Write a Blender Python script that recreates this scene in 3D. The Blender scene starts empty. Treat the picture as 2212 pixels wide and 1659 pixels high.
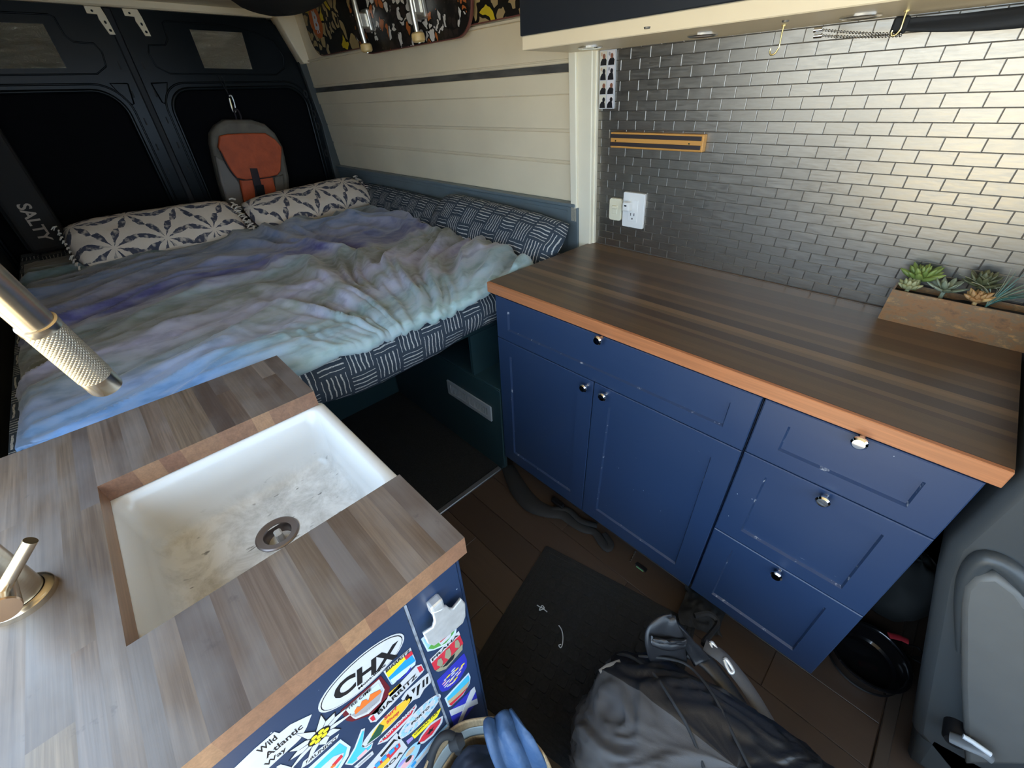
import bpy, bmesh, math, random
from mathutils import Vector, Matrix, noise as mnoise
random.seed(7)
S = bpy.context.scene
COL = S.collection
PI = math.pi

# ---------------------------------------------------------------- camera (fitted to the photograph)
CAM = Vector((1.0305, -0.8655, 1.4154))
RT = Vector((0.70026395, 0.71298231, -0.03586974))
UP = Vector((-0.38914998, 0.42336744, 0.81812121))
FW = Vector((-0.59849202, 0.55894207, -0.573926))
FPX = 889.593
cd = bpy.data.cameras.new('camera'); cam = bpy.data.objects.new('camera', cd); COL.objects.link(cam)
cd.sensor_width = 36; cd.lens = FPX / 2212 * 36; cd.clip_start = 0.02; cd.clip_end = 100
cam.matrix_world = Matrix(((RT.x, UP.x, -FW.x, CAM.x), (RT.y, UP.y, -FW.y, CAM.y), (RT.z, UP.z, -FW.z, CAM.z), (0, 0, 0, 1)))
S.camera = cam

# ---------------------------------------------------------------- world, sun, exposure
wd = bpy.data.worlds.new('sky'); S.world = wd; wd.use_nodes = True
bg = wd.node_tree.nodes['Background']; bg.inputs[0].default_value = (0.56, 0.76, 1.0, 1); bg.inputs[1].default_value = 1.5
sl = bpy.data.lights.new('sun_offscreen', 'SUN'); sl.energy = 5.6; sl.angle = 0.01; sl.color = (1.0, 0.88, 0.68)
sun = bpy.data.objects.new('sun_offscreen', sl); COL.objects.link(sun)
sun.rotation_euler = Vector((0.62, 0.03, -0.78)).to_track_quat('-Z', 'Y').to_euler()
S.view_settings.view_transform = 'Standard'
try: S.view_settings.look = 'None'
except Exception: pass
S.view_settings.gamma = 1.0; S.view_settings.use_curve_mapping = False
S.view_settings.exposure = 2.15
S.cycles.max_bounces = 10; S.cycles.diffuse_bounces = 6; S.cycles.glossy_bounces = 5
S.cycles.sample_clamp_indirect = 8.0

# ---------------------------------------------------------------- pixel -> point on a known plane
WY0, TA = 0.59055, 0.09814          # kitchen wall: y = WY0 - TA*(z-0.9)
def ray(px, py): return RT * ((px - 1106) / FPX) - UP * ((py - 829.5) / FPX) + FW
def zp(px, py, z): v = ray(px, py); return CAM + v * ((z - CAM.z) / v.z)
def yp(px, py, y): v = ray(px, py); return CAM + v * ((y - CAM.y) / v.y)
def xp(px, py, x): v = ray(px, py); return CAM + v * ((x - CAM.x) / v.x)
def wy(z, off=0.0): return WY0 - TA * (z - 0.9) - off
def wmap(p): return Vector((p[0], wy(p[2]) + p[1], p[2]))     # y of p = offset from the wall face (negative = into the room)

# ---------------------------------------------------------------- object helpers
def link(o, parent=None):
    COL.objects.link(o)
    if parent is not None:
        o.parent = parent; o.matrix_parent_inverse = parent.matrix_basis.inverted()
    return o
def thing(name, label, cat, loc=(0, 0, 0), group=None, rz=0.0):
    o = bpy.data.objects.new(name, None); o.empty_display_size = 0.05
    o.matrix_basis = Matrix.Translation(Vector(loc)) @ Matrix.Rotation(rz, 4, 'Z')
    COL.objects.link(o); return tag(o, label, cat, group)
def tag(o, label=None, cat=None, group=None, kind=None):
    if label: o['label'] = label
    if cat: o['category'] = cat
    if group: o['group'] = group
    if kind: o['kind'] = kind
    return o
def mobj(name, me, mat, parent=None, smooth=False, fn=None):
    if fn:
        for v in me.vertices: v.co = fn(v.co)
    o = bpy.data.objects.new(name, me)
    if mat is not None and not me.materials: me.materials.append(mat)
    if smooth:
        for p in me.polygons: p.use_smooth = True
    return link(o, parent)
def bobj(name, bm, mat, parent=None, smooth=False, fn=None, auto=None):
    me = bpy.data.meshes.new(name); bm.normal_update(); bm.to_mesh(me); bm.free()
    o = mobj(name, me, mat, parent, smooth, fn)
    if auto: me.set_sharp_from_angle(angle=auto)
    return o
def struct(o, label=None):
    o['kind'] = 'structure'
    if label: o['label'] = label
    return o
def abox(bm, x0, x1, y0, y1, z0, z1, bev=0.0, seg=1):
    r = bmesh.ops.create_cube(bm, size=1)
    vs = r['verts']
    for v in vs:
        v.co = Vector(((x0 + x1) / 2 + v.co.x * (x1 - x0), (y0 + y1) / 2 + v.co.y * (y1 - y0), (z0 + z1) / 2 + v.co.z * (z1 - z0)))
    if bev > 0:
        es = list({e for v in vs for e in v.link_edges})
        bmesh.ops.bevel(bm, geom=es, offset=bev, segments=seg, profile=0.5, affect='EDGES', clamp_overlap=True)
def box(name, x0, x1, y0, y1, z0, z1, mat, parent=None, bev=0.0, seg=1, fn=None, smooth=False):
    bm = bmesh.new(); abox(bm, x0, x1, y0, y1, z0, z1, bev, seg)
    return bobj(name, bm, mat, parent, smooth=smooth, fn=fn, auto=(0.7 if smooth else None))
def frame_for(d):
    d = d.normalized(); a = Vector((0, 0, 1)) if abs(d.z) < 0.9 else Vector((1, 0, 0))
    s = d.cross(a).normalized(); return s, s.cross(d).normalized()
def atube(bm, pts, rad, n=10, caps=True, flat=None):
    pts = [Vector(p) for p in pts]; rings = []; s = None
    for i, p in enumerate(pts):
        d = (pts[min(i + 1, len(pts) - 1)] - pts[max(i - 1, 0)]).normalized()
        if s is None: s, t = frame_for(d)
        else:
            s = (s - d * s.dot(d)).normalized(); t = d.cross(s)
            t = s.cross(d)
        r = rad[i] if isinstance(rad, (list, tuple)) else rad
        f = flat if flat else 1.0
        rings.append([bm.verts.new(p + s * (r * math.cos(2 * PI * k / n)) + t * (r * f * math.sin(2 * PI * k / n))) for k in range(n)])
    for a, b in zip(rings[:-1], rings[1:]):
        for k in range(n): bm.faces.new((a[k], a[(k + 1) % n], b[(k + 1) % n], b[k]))
    if caps:
        bm.faces.new(rings[0][::-1]); bm.faces.new(rings[-1])
def spline(pts, rad, k=4):
    P_ = [Vector(p) for p in pts]; out = []; ro = []; m = len(P_)
    for i in range(m - 1):
        a, b, c, d = P_[max(i - 1, 0)], P_[i], P_[i + 1], P_[min(i + 2, m - 1)]
        for q in range(k):
            t = q / k; out.append(0.5 * (2 * b + (c - a) * t + (2 * a - 5 * b + 4 * c - d) * t * t + (3 * b - a - 3 * c + d) * t ** 3))
            ro.append(lerp(rad[i], rad[i + 1], t) if isinstance(rad, (list, tuple)) else rad)
    out.append(P_[-1]); ro.append(rad[-1] if isinstance(rad, (list, tuple)) else rad); return out, ro
def tube(name, pts, rad, mat, parent=None, n=10, flat=None, smooth=True):
    if smooth and 4 <= len(pts) <= 13 and not name.startswith('window') and not name.startswith('pressed'): pts, rad = spline(pts, rad)
    bm = bmesh.new(); atube(bm, pts, rad, n, True, flat); bmesh.ops.recalc_face_normals(bm, faces=bm.faces)
    return bobj(name, bm, mat, parent, smooth, auto=(0.9 if smooth else None))
def alathe(bm, prof, n=32, M=None):
    M = M or Matrix.Identity(4); rings = []
    for r, z in prof:
        if r < 1e-6: rings.append([bm.verts.new(M @ Vector((0, 0, z)))])
        else: rings.append([bm.verts.new(M @ Vector((r * math.cos(2 * PI * k / n), r * math.sin(2 * PI * k / n), z))) for k in range(n)])
    for a, b in zip(rings[:-1], rings[1:]):
        for k in range(n):
            k2 = (k + 1) % n
            if len(a) == 1 and len(b) == 1: continue
            if len(a) == 1: bm.faces.new((a[0], b[k2], b[k]))
            elif len(b) == 1: bm.faces.new((a[k], a[k2], b[0]))
            else: bm.faces.new((a[k], a[k2], b[k2], b[k]))
def lathe(name, prof, mat, parent=None, n=32, M=None, smooth=True):
    bm = bmesh.new(); alathe(bm, prof, n, M); bmesh.ops.recalc_face_normals(bm, faces=bm.faces)
    return bobj(name, bm, mat, parent, smooth, auto=0.6)
def axis(o, d, x=None):
    """matrix whose local z points along d, origin o"""
    d = Vector(d).normalized()
    if x is None: s, t = frame_for(d)
    else: s = (Vector(x) - d * Vector(x).dot(d)).normalized(); t = d.cross(s)
    m = Matrix.Identity(4)
    for i in range(3): m[i][0] = s[i]; m[i][1] = t[i]; m[i][2] = d[i]; m[i][3] = o[i]
    return m
def shape(name, loops, depth, mat, parent=None, fn=None, bev=0.0, smooth=False):
    """filled 2-D outline(s) (holes allowed) with thickness; fn maps (u, v, w) to the room"""
    cu = bpy.data.curves.new('t', 'CURVE'); cu.dimensions = '2D'; cu.fill_mode = 'BOTH'; cu.extrude = depth / 2; cu.bevel_depth = bev; cu.bevel_resolution = 1
    for lp in loops:
        sp = cu.splines.new('POLY'); sp.points.add(len(lp) - 1); sp.use_cyclic_u = True
        for p, q in zip(sp.points, lp): p.co = (q[0], q[1], 0, 1)
    o = bpy.data.objects.new('t', cu); me = bpy.data.meshes.new_from_object(o)
    bpy.data.objects.remove(o); bpy.data.curves.remove(cu)
    me.materials.clear(); me.name = name
    return mobj(name, me, mat, parent, smooth, fn)
def text(name, s, size, mat, parent=None, fn=None, depth=0.0004, sx=1.0, ang=0.0, at=(0, 0), bold=0.0, shear=0.0, w=0.0):
    cu = bpy.data.curves.new('t', 'FONT'); cu.body = s; cu.size = size; cu.align_x = 'CENTER'; cu.align_y = 'CENTER'; cu.extrude = depth / 2; cu.offset = bold; cu.shear = shear; cu.resolution_u = 3
    o = bpy.data.objects.new('t', cu); me = bpy.data.meshes.new_from_object(o)
    bpy.data.objects.remove(o); bpy.data.curves.remove(cu)
    me.materials.clear(); me.name = name; ca, sa = math.cos(ang), math.sin(ang)
    for v in me.vertices:
        x, y = v.co.x * sx, v.co.y; v.co = Vector((at[0] + x * ca - y * sa, at[1] + x * sa + y * ca, v.co.z + w))
    return mobj(name, me, mat, parent, fn=fn)
def rrect(x0, x1, y0, y1, r, n=5):
    out = []
    rs = r if isinstance(r, (list, tuple)) else [r] * 4      # corners: ++, -+, --, +-
    for (cx, cy, a0, q) in ((x1, y1, 0, 0), (x0, y1, 90, 1), (x0, y0, 180, 2), (x1, y0, 270, 3)):
        rr = max(rs[q], 1e-5); sx = -1 if cx == x1 else 1; sy = -1 if cy == y1 else 1
        for k in range(n + 1):
            a = math.radians(a0 + 90 * k / n); out.append((cx + sx * rr + rr * math.cos(a), cy + sy * rr + rr * math.sin(a)))
    return out
def ell(cx, cy, a, b, n=28): return [(cx + a * math.cos(2 * PI * k / n), cy + b * math.sin(2 * PI * k / n)) for k in range(n)]
def grid(name, nu, nv, f, mat, parent=None, smooth=True, uv=None, solid=0.0, closed_u=False):
    vs = [f(i / (nu - 1 if not closed_u else nu), j / (nv - 1)) for j in range(nv) for i in range(nu)]
    fs = []
    for j in range(nv - 1):
        for i in range(nu if closed_u else nu - 1):
            i2 = (i + 1) % nu; fs.append((j * nu + i, j * nu + i2, (j + 1) * nu + i2, (j + 1) * nu + i))
    me = bpy.data.meshes.new(name); me.from_pydata([tuple(v) for v in vs], [], fs); me.update()
    if uv:
        ul = me.uv_layers.new(name='UVMap')
        for p in me.polygons:
            for li, vi in zip(p.loop_indices, p.vertices):
                i, j = vi % nu, vi // nu; ul.data[li].uv = uv(i / (nu - 1), j / (nv - 1))
    o = mobj(name, me, mat, parent, smooth)
    if solid:
        md = o.modifiers.new('solid', 'SOLIDIFY'); md.thickness = solid; md.offset = -1
    return o
def lerp(a, b, t): return a + (b - a) * t
def interp(tab, t):
    if t <= tab[0][0]: return tab[0][1]
    for (a, va), (b, vb) in zip(tab[:-1], tab[1:]):
        if t <= b: return va + (vb - va) * (t - a) / (b - a)
    return tab[-1][1]
def copyobj(o, parent, mw=None):
    c = o.copy(); COL.objects.link(c)
    if parent is not None: c.parent = parent; c.matrix_parent_inverse = parent.matrix_basis.inverted()
    if mw is not None: c.matrix_basis = mw
    return c

# ---------------------------------------------------------------- materials
class NT:
    def __init__(s, name):
        s.m = bpy.data.materials.new(name); s.m.use_nodes = True; s.t = s.m.node_tree; s.b = s.t.nodes['Principled BSDF']
    def n(s, typ, **kw):
        x = s.t.nodes.new('ShaderNode' + typ)
        for k, v in kw.items():
            if k.startswith('i_'): x.inputs[int(k[2:]) if k[2:].isdigit() else k[2:]].default_value = v
            else: setattr(x, k, v)
        return x
    def l(s, a, b): s.t.links.new(a, b)
    def math(s, op, a, b=None, c=None):
        x = s.n('Math', operation=op)
        for i, v in enumerate((a, b, c)):
            if v is None: continue
            if isinstance(v, (int, float)): x.inputs[i].default_value = v
            else: s.l(v, x.inputs[i])
        return x.outputs[0]
    def coord(s, kind='Object', scale=(1, 1, 1), rot=(0, 0, 0), loc=(0, 0, 0), rand=False):
        c = s.n('TexCoord').outputs[kind]
        if rand:
            oi = s.n('ObjectInfo').outputs['Random']; v = s.n('CombineXYZ'); s.l(s.math('MULTIPLY', oi, 37.0), v.inputs[0]); s.l(s.math('MULTIPLY', oi, 91.0), v.inputs[1]); s.l(s.math('MULTIPLY', oi, 53.0), v.inputs[2])
            a = s.n('VectorMath', operation='ADD'); s.l(c, a.inputs[0]); s.l(v.outputs[0], a.inputs[1]); c = a.outputs[0]
        m = s.n('Mapping'); m.inputs['Scale'].default_value = scale; m.inputs['Rotation'].default_value = rot; m.inputs['Location'].default_value = loc
        s.l(c, m.inputs[0]); return m.outputs[0]
    def noise(s, vec, scale=5, detail=4, rough=0.5, dist=0.0):
        x = s.n('TexNoise'); x.inputs['Scale'].default_value = scale; x.inputs['Detail'].default_value = detail; x.inputs['Roughness'].default_value = rough; x.inputs['Distortion'].default_value = dist
        s.l(vec, x.inputs['Vector']); return x.outputs[0]
    def ramp(s, fac, stops, mode='LINEAR'):
        r = s.n('ValToRGB'); e = r.color_ramp; e.interpolation = mode
        while len(e.elements) < len(stops): e.elements.new(0.5)
        for el, (p, c) in zip(e.elements, stops): el.position = p; el.color = (*c, 1) if len(c) == 3 else c
        s.l(fac, r.inputs[0]); return r.outputs[0]
    def mix(s, fac, a, b, mode='MIX'):
        x = s.n('MixRGB', blend_type=mode)
        for i, v in enumerate((fac, a, b)):
            if isinstance(v, (int, float)): x.inputs[i].default_value = v
            elif isinstance(v, tuple): x.inputs[i].default_value = (*v, 1)
            else: s.l(v, x.inputs[i])
        return x.outputs[0]
    def col(s, c):
        if isinstance(c, tuple): s.b.inputs['Base Color'].default_value = (*c, 1)
        else: s.l(c, s.b.inputs['Base Color'])
        return s
    def set(s, **kw):
        for k, v in kw.items():
            i = s.b.inputs[k.replace('_', ' ')]
            if isinstance(v, (int, float, tuple)): i.default_value = v
            else: s.l(v, i)
        return s
    def bump(s, h, strength=0.3, dist=0.002):
        b = s.n('Bump'); b.inputs['Strength'].default_value = strength; b.inputs['Distance'].default_value = dist
        s.l(h, b.inputs['Height']); s.l(b.outputs[0], s.b.inputs['Normal']); return s
def plain(name, c, rough=0.5, metal=0.0, var=0.0, vs=12, stretch=(1, 1, 1), bump=0.0, bs=200, bd=0.001, coat=0.0, spec=None):
    t = NT(name); t.set(Roughness=rough, Metallic=metal)
    if spec is not None: t.b.inputs['Specular IOR Level'].default_value = spec
    if coat: t.b.inputs['Coat Weight'].default_value = coat
    if var:
        f = t.noise(t.coord('Object', stretch), vs, 5)
        t.col(t.mix(t.ramp(f, [(0.3, (0, 0, 0)), (0.7, (1, 1, 1))]), tuple(max(0, x * (1 - var)) for x in c), tuple(min(1, x * (1 + var)) for x in c)))
    else: t.col(c)
    if bump: t.bump(t.noise(t.coord('Object', stretch), bs, 3), bump, bd)
    return t.m

MAT = {}
MAT['cream'] = plain('cream_paint', (0.80, 0.68, 0.48), 0.42, var=0.05, vs=4, bump=0.08, bs=60)
MAT['white'] = plain('white_paint', (0.82, 0.75, 0.58), 0.35, var=0.03, vs=6)
MAT['greyblue'] = plain('grey_blue_paint', (0.14, 0.175, 0.19), 0.4, var=0.12, vs=5, bump=0.06, bs=80)
MAT['metalgrey'] = plain('grey_metal', (0.22, 0.21, 0.19), 0.45, 0.7, var=0.3, vs=8, stretch=(1, 4, 4))
MAT['vanpaint'] = plain('dark_van_paint', (0.005, 0.007, 0.008), 0.24, 0.0, spec=0.12)
MAT['black'] = plain('black_cover', (0.004, 0.004, 0.005), 0.9, spec=0.1)
MAT['blackplastic'] = plain('black_plastic', (0.008, 0.008, 0.009), 0.45, spec=0.2)
MAT['blackfabric'] = plain('black_fabric', (0.012, 0.013, 0.015), 0.75, bump=0.3, bs=900, bd=0.0006)
MAT['chrome'] = plain('chrome', (0.82, 0.83, 0.84), 0.08, 1.0)
MAT['nickel'] = plain('brushed_nickel', (0.70, 0.60, 0.46), 0.26, 1.0, var=0.06, vs=40, stretch=(1, 1, 12))
MAT['brass'] = plain('brass', (0.85, 0.66, 0.28), 0.2, 1.0)
MAT['steel'] = plain('steel_plate', (0.80, 0.81, 0.81), 0.32, 0.55, var=0.08, vs=60)
MAT['ceramic'] = None
MAT['ivory'] = plain('ivory_plastic', (0.80, 0.74, 0.55), 0.3)
MAT['whiteplastic'] = plain('white_plastic', (0.82, 0.80, 0.76), 0.3)
MAT['dark'] = plain('dark_trim_and_slot_shade', (0.006, 0.006, 0.006), 0.7)  # dark trim colour, also the painted shade of door and outlet holes
MAT['soil'] = plain('dark_soil', (0.012, 0.011, 0.010), 0.95, bump=0.8, bs=120, bd=0.004)
MAT['ventm'] = plain('grey_vent_metal', (0.34, 0.37, 0.39), 0.45, 0.2)
MAT['wheel'] = plain('yellowed_wheel', (0.66, 0.47, 0.20), 0.4, var=0.12, vs=40)
MAT['truck'] = plain('skate_truck', (0.72, 0.70, 0.64), 0.3, 0.9)
MAT['sw'] = plain('sticker_white', (0.56, 0.58, 0.61), 0.35, var=0.04, vs=60)
for nm, c in dict(sk=(0.012, 0.012, 0.014), sr=(0.60, 0.03, 0.05), smar=(0.13, 0.012, 0.02), sy=(0.85, 0.72, 0.03), syo=(0.80, 0.50, 0.04), sb=(0.02, 0.30, 0.72), slb=(0.30, 0.55, 0.80), snav=(0.03, 0.035, 0.42),
                  sg=(0.10, 0.33, 0.06), sdg=(0.02, 0.09, 0.05), so=(0.72, 0.17, 0.03), sgr=(0.33, 0.33, 0.35), stan=(0.50, 0.40, 0.24), scy=(0.06, 0.48, 0.72), spk=(0.75, 0.42, 0.45), spur=(0.32, 0.26, 0.60), solive=(0.30, 0.29, 0.20), sbr=(0.25, 0.10, 0.06), spb=(0.55, 0.68, 0.85), skin=(0.55, 0.40, 0.28)).items():
    MAT[nm] = plain('print_' + nm, c, 0.38)

def m_navy():
    t = NT('navy_cabinet_paint'); v = t.coord('Object')
    n1 = t.noise(v, 3.0, 4); base = t.mix(n1, (0.017, 0.036, 0.090), (0.022, 0.043, 0.098))
    sp = t.n('TexVoronoi'); sp.inputs['Scale'].default_value = 42; t.l(v, sp.inputs['Vector'])
    pres = t.noise(v, 9.0, 2)
    msk = t.math('MULTIPLY', t.math('LESS_THAN', sp.outputs['Distance'], 0.055), t.math('GREATER_THAN', pres, 0.60))
    sc = t.noise(t.coord('Object', (6, 6, 60), rot=(0.3, 0.5, 0.2)), 5.0, 2)
    scr = t.math('MULTIPLY', t.math('GREATER_THAN', sc, 0.80), 0.5)
    c = t.mix(t.math('MAXIMUM', msk, scr), base, (0.45, 0.47, 0.5))
    t.col(c); t.set(Roughness=t.ramp(n1, [(0.3, (0.30,) * 3), (0.7, (0.44,) * 3)])); t.bump(t.noise(v, 160, 2), 0.06, 0.001); return t.m
MAT['navy'] = m_navy()
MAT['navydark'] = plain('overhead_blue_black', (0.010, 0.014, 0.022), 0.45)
def m_chip():
    t = NT('chipped_navy_edge'); n = t.noise(t.coord('Object', (35, 35, 35)), 1.0, 4, 0.7)
    t.col(t.mix(t.ramp(n, [(0.60, (0, 0, 0)), (0.66, (1, 1, 1))]), (0.020, 0.040, 0.094), (0.30, 0.32, 0.36))); t.set(Roughness=0.4); return t.m
MAT['chip'] = m_chip()
MAT['teal'] = plain('dark_teal_panel', (0.018, 0.042, 0.050), 0.35, var=0.1, vs=5)

def m_stave(name, cols, rough, along='x', grain=1.0, grey=0.0, coat=0.0):
    t = NT(name); oi = t.n('ObjectInfo').outputs['Random']
    c = t.ramp(oi, [(i / (len(cols) - 1), x) for i, x in enumerate(cols)])
    v = t.coord('Object', (2.2, 75, 75), rand=True); v2 = t.coord('Object', (9, 330, 330), rand=True); v3 = t.coord('Object', (5, 9, 9), rand=True)
    g = t.noise(v, 1.0, 6, 0.6, 0.6); g2 = t.noise(v2, 1.0, 3); g3 = t.noise(v3, 1.0, 4)
    c = t.mix(t.math('MULTIPLY', t.ramp(g, [(0.35, (1, 1, 1)), (0.65, (0, 0, 0))]), 0.55 * grain), c, (0.05, 0.03, 0.02), 'MIX')
    c = t.mix(t.math('MULTIPLY', t.ramp(g2, [(0.40, (1, 1, 1)), (0.6, (0, 0, 0))]), 0.30 * grain), c, (0.04, 0.025, 0.02))
    if grey:
        c = t.mix(t.math('MULTIPLY', t.ramp(g3, [(0.42, (0, 0, 0)), (0.62, (1, 1, 1))]), grey), c, (0.21, 0.195, 0.19))
        d = t.noise(t.coord('Object', (14, 14, 14)), 1.0, 5, 0.7)
        c = t.mix(t.ramp(d, [(0.64, (0, 0, 0)), (0.74, (0.75, 0.75, 0.75))]), c, (0.05, 0.04, 0.04))
    t.col(c); t.set(Roughness=rough)
    if coat: t.b.inputs['Coat Weight'].default_value = coat; t.b.inputs['Coat Roughness'].default_value = 0.25
    t.bump(g2, 0.12, 0.0008); return t.m
MAT['walnut'] = m_stave('worn_walnut_butcher_block', [(0.085, 0.058, 0.045), (0.19, 0.135, 0.095), (0.07, 0.050, 0.042), (0.25, 0.185, 0.125), (0.12, 0.086, 0.068), (0.18, 0.13, 0.098), (0.082, 0.060, 0.052), (0.22, 0.16, 0.12)], 0.38, grey=0.40)
MAT['laminate'] = m_stave('dark_striped_worktop', [(0.060, 0.034, 0.022), (0.15, 0.092, 0.046), (0.048, 0.028, 0.019), (0.22, 0.135, 0.066), (0.075, 0.045, 0.026), (0.105, 0.066, 0.033)], 0.36, grain=0.35)
MAT['edgewood'] = m_stave('orange_edge_wood', [(0.46, 0.17, 0.065), (0.46, 0.17, 0.065)], 0.38, grain=0.45)
MAT['endwood'] = m_stave('walnut_edge_face', [(0.27, 0.14, 0.080), (0.37, 0.21, 0.115), (0.22, 0.11, 0.068), (0.31, 0.165, 0.095)], 0.45, grain=0.5)
MAT['plank'] = m_stave('dark_floor_plank', [(0.050, 0.034, 0.024), (0.066, 0.045, 0.032), (0.042, 0.029, 0.022), (0.058, 0.042, 0.032)], 0.42, grain=0.7)
MAT['rackwood'] = m_stave('honey_oak', [(0.62, 0.30, 0.07), (0.62, 0.30, 0.07)], 0.4, grain=0.25)

def m_tile():
    t = NT('brushed_stainless_tile'); oi = t.n('ObjectInfo').outputs['Random']
    v = t.coord('Object', (30, 220, 220), rand=True); g = t.noise(v, 1.0, 4, 0.65); g2 = t.noise(t.coord('Object', (70, 200, 200), rand=True), 1.0, 2)
    c = t.mix(g, (0.26, 0.24, 0.21), (0.46, 0.425, 0.375)); c = t.mix(t.math('MULTIPLY', oi, 0.3), c, (0.27, 0.25, 0.22))
    t.col(c); t.set(Metallic=1.0, Roughness=t.ramp(g, [(0.3, (0.30,) * 3), (0.7, (0.44,) * 3)])); t.bump(g2, 0.16, 0.0006); return t.m
MAT['tile'] = m_tile()
MAT['grout'] = plain('dark_grout', (0.10, 0.09, 0.08), 0.7)

def m_ceramic():
    t = NT('stained_white_fireclay'); v = t.coord('Object', (14, 14, 14))
    d = t.noise(v, 1.0, 7, 0.7, 0.4); sp = t.noise(t.coord('Object', (70, 30, 70)), 1.0, 3)
    pos = t.n('Separate' + 'XYZ'); t.l(t.coord('Object'), pos.inputs[0])
    lo_ = t.n('MapRange'); lo_.inputs['From Min'].default_value = 0.765; lo_.inputs['From Max'].default_value = 0.722; t.l(pos.outputs[2], lo_.inputs[0]); low = lo_.outputs[0]
    m = t.math('MULTIPLY', t.ramp(d, [(0.42, (0, 0, 0)), (0.64, (0.6, 0.6, 0.6))]), low)
    c = t.mix(m, (0.66, 0.66, 0.65), (0.27, 0.26, 0.24)); c = t.mix(t.math('MULTIPLY', t.ramp(sp, [(0.66, (0, 0, 0)), (0.72, (1, 1, 1))]), low), c, (0.22, 0.21, 0.2))
    t.col(c); t.set(Roughness=0.16); return t.m
MAT['ceramic'] = m_ceramic()

def m_foil():
    t = NT('crinkled_foil'); v = t.coord('Object', (1, 14, 40)); n = t.noise(v, 1.0, 6, 0.7, 1.2)
    t.col((0.92, 0.85, 0.68)); t.set(Metallic=0.7, Roughness=0.3); t.bump(n, 1.0, 0.06); return t.m
MAT['foil'] = m_foil()

def m_blanket():
    t = NT('tie_dye_blanket'); p = t.n('SeparateXYZ'); t.l(t.coord('Object'), p.inputs[0])
    w = t.noise(t.coord('Object', (3.2, 1.6, 3)), 1.0, 5, 0.6); w2 = t.noise(t.coord('Object', (22, 7, 20)), 1.0, 4, 0.6)
    x = t.math('DIVIDE', t.math('ADD', p.outputs[0], 1.9), 1.9)
    x = t.math('ADD', x, t.math('MULTIPLY', t.math('SUBTRACT', w, 0.5), 0.10)); x = t.math('ADD', x, t.math('MULTIPLY', t.math('SUBTRACT', w2, 0.5), 0.055))
    c = t.ramp(x, [(0.0, (0.11, 0.11, 0.085)), (0.13, (0.13, 0.145, 0.125)), (0.20, (0.105, 0.17, 0.17)), (0.27, (0.22, 0.25, 0.33)), (0.34, (0.14, 0.20, 0.36)), (0.41, (0.28, 0.29, 0.41)), (0.475, (0.15, 0.19, 0.42)),
                   (0.51, (0.055, 0.055, 0.21)), (0.555, (0.06, 0.06, 0.24)), (0.575, (0.32, 0.33, 0.45)), (0.62, (0.21, 0.28, 0.29)), (0.67, (0.115, 0.12, 0.085)), (0.715, (0.155, 0.155, 0.12)), (0.765, (0.32, 0.30, 0.42)), (0.82, (0.15, 0.17, 0.13)),
                   (0.865, (0.30, 0.31, 0.42)), (0.905, (0.19, 0.29, 0.30)), (0.95, (0.26, 0.36, 0.42)), (1.0, (0.31, 0.46, 0.46))])
    lf = t.n('MapRange'); lf.inputs['From Min'].default_value = -0.62; lf.inputs['From Max'].default_value = -0.85; t.l(p.outputs[1], lf.inputs[0])
    fr = t.n('MapRange'); fr.inputs['From Min'].default_value = 0.80; fr.inputs['From Max'].default_value = 0.93; t.l(x, fr.inputs[0])
    c = t.mix(t.math('MULTIPLY', lf.outputs[0], fr.outputs[0]), c, (0.12, 0.28, 0.58))
    fine = t.noise(t.coord('Object', (30, 12, 30)), 1.0, 4); c = t.mix(t.math('MULTIPLY', t.ramp(fine, [(0.4, (0, 0, 0)), (0.65, (1, 1, 1))]), 0.30), c, (0.42, 0.43, 0.50)); c = t.mix(t.math('MULTIPLY', t.ramp(fine, [(0.32, (1, 1, 1)), (0.5, (0, 0, 0))]), 0.35), c, (0.06, 0.065, 0.055))
    t.col(c); t.set(Roughness=0.85); t.b.inputs['Sheen Weight'].default_value = 0.3
    t.bump(t.noise(t.coord('Object', (160, 140, 160)), 1.0, 2), 0.12, 0.0015); return t.m
MAT['blanket'] = m_blanket()

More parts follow.
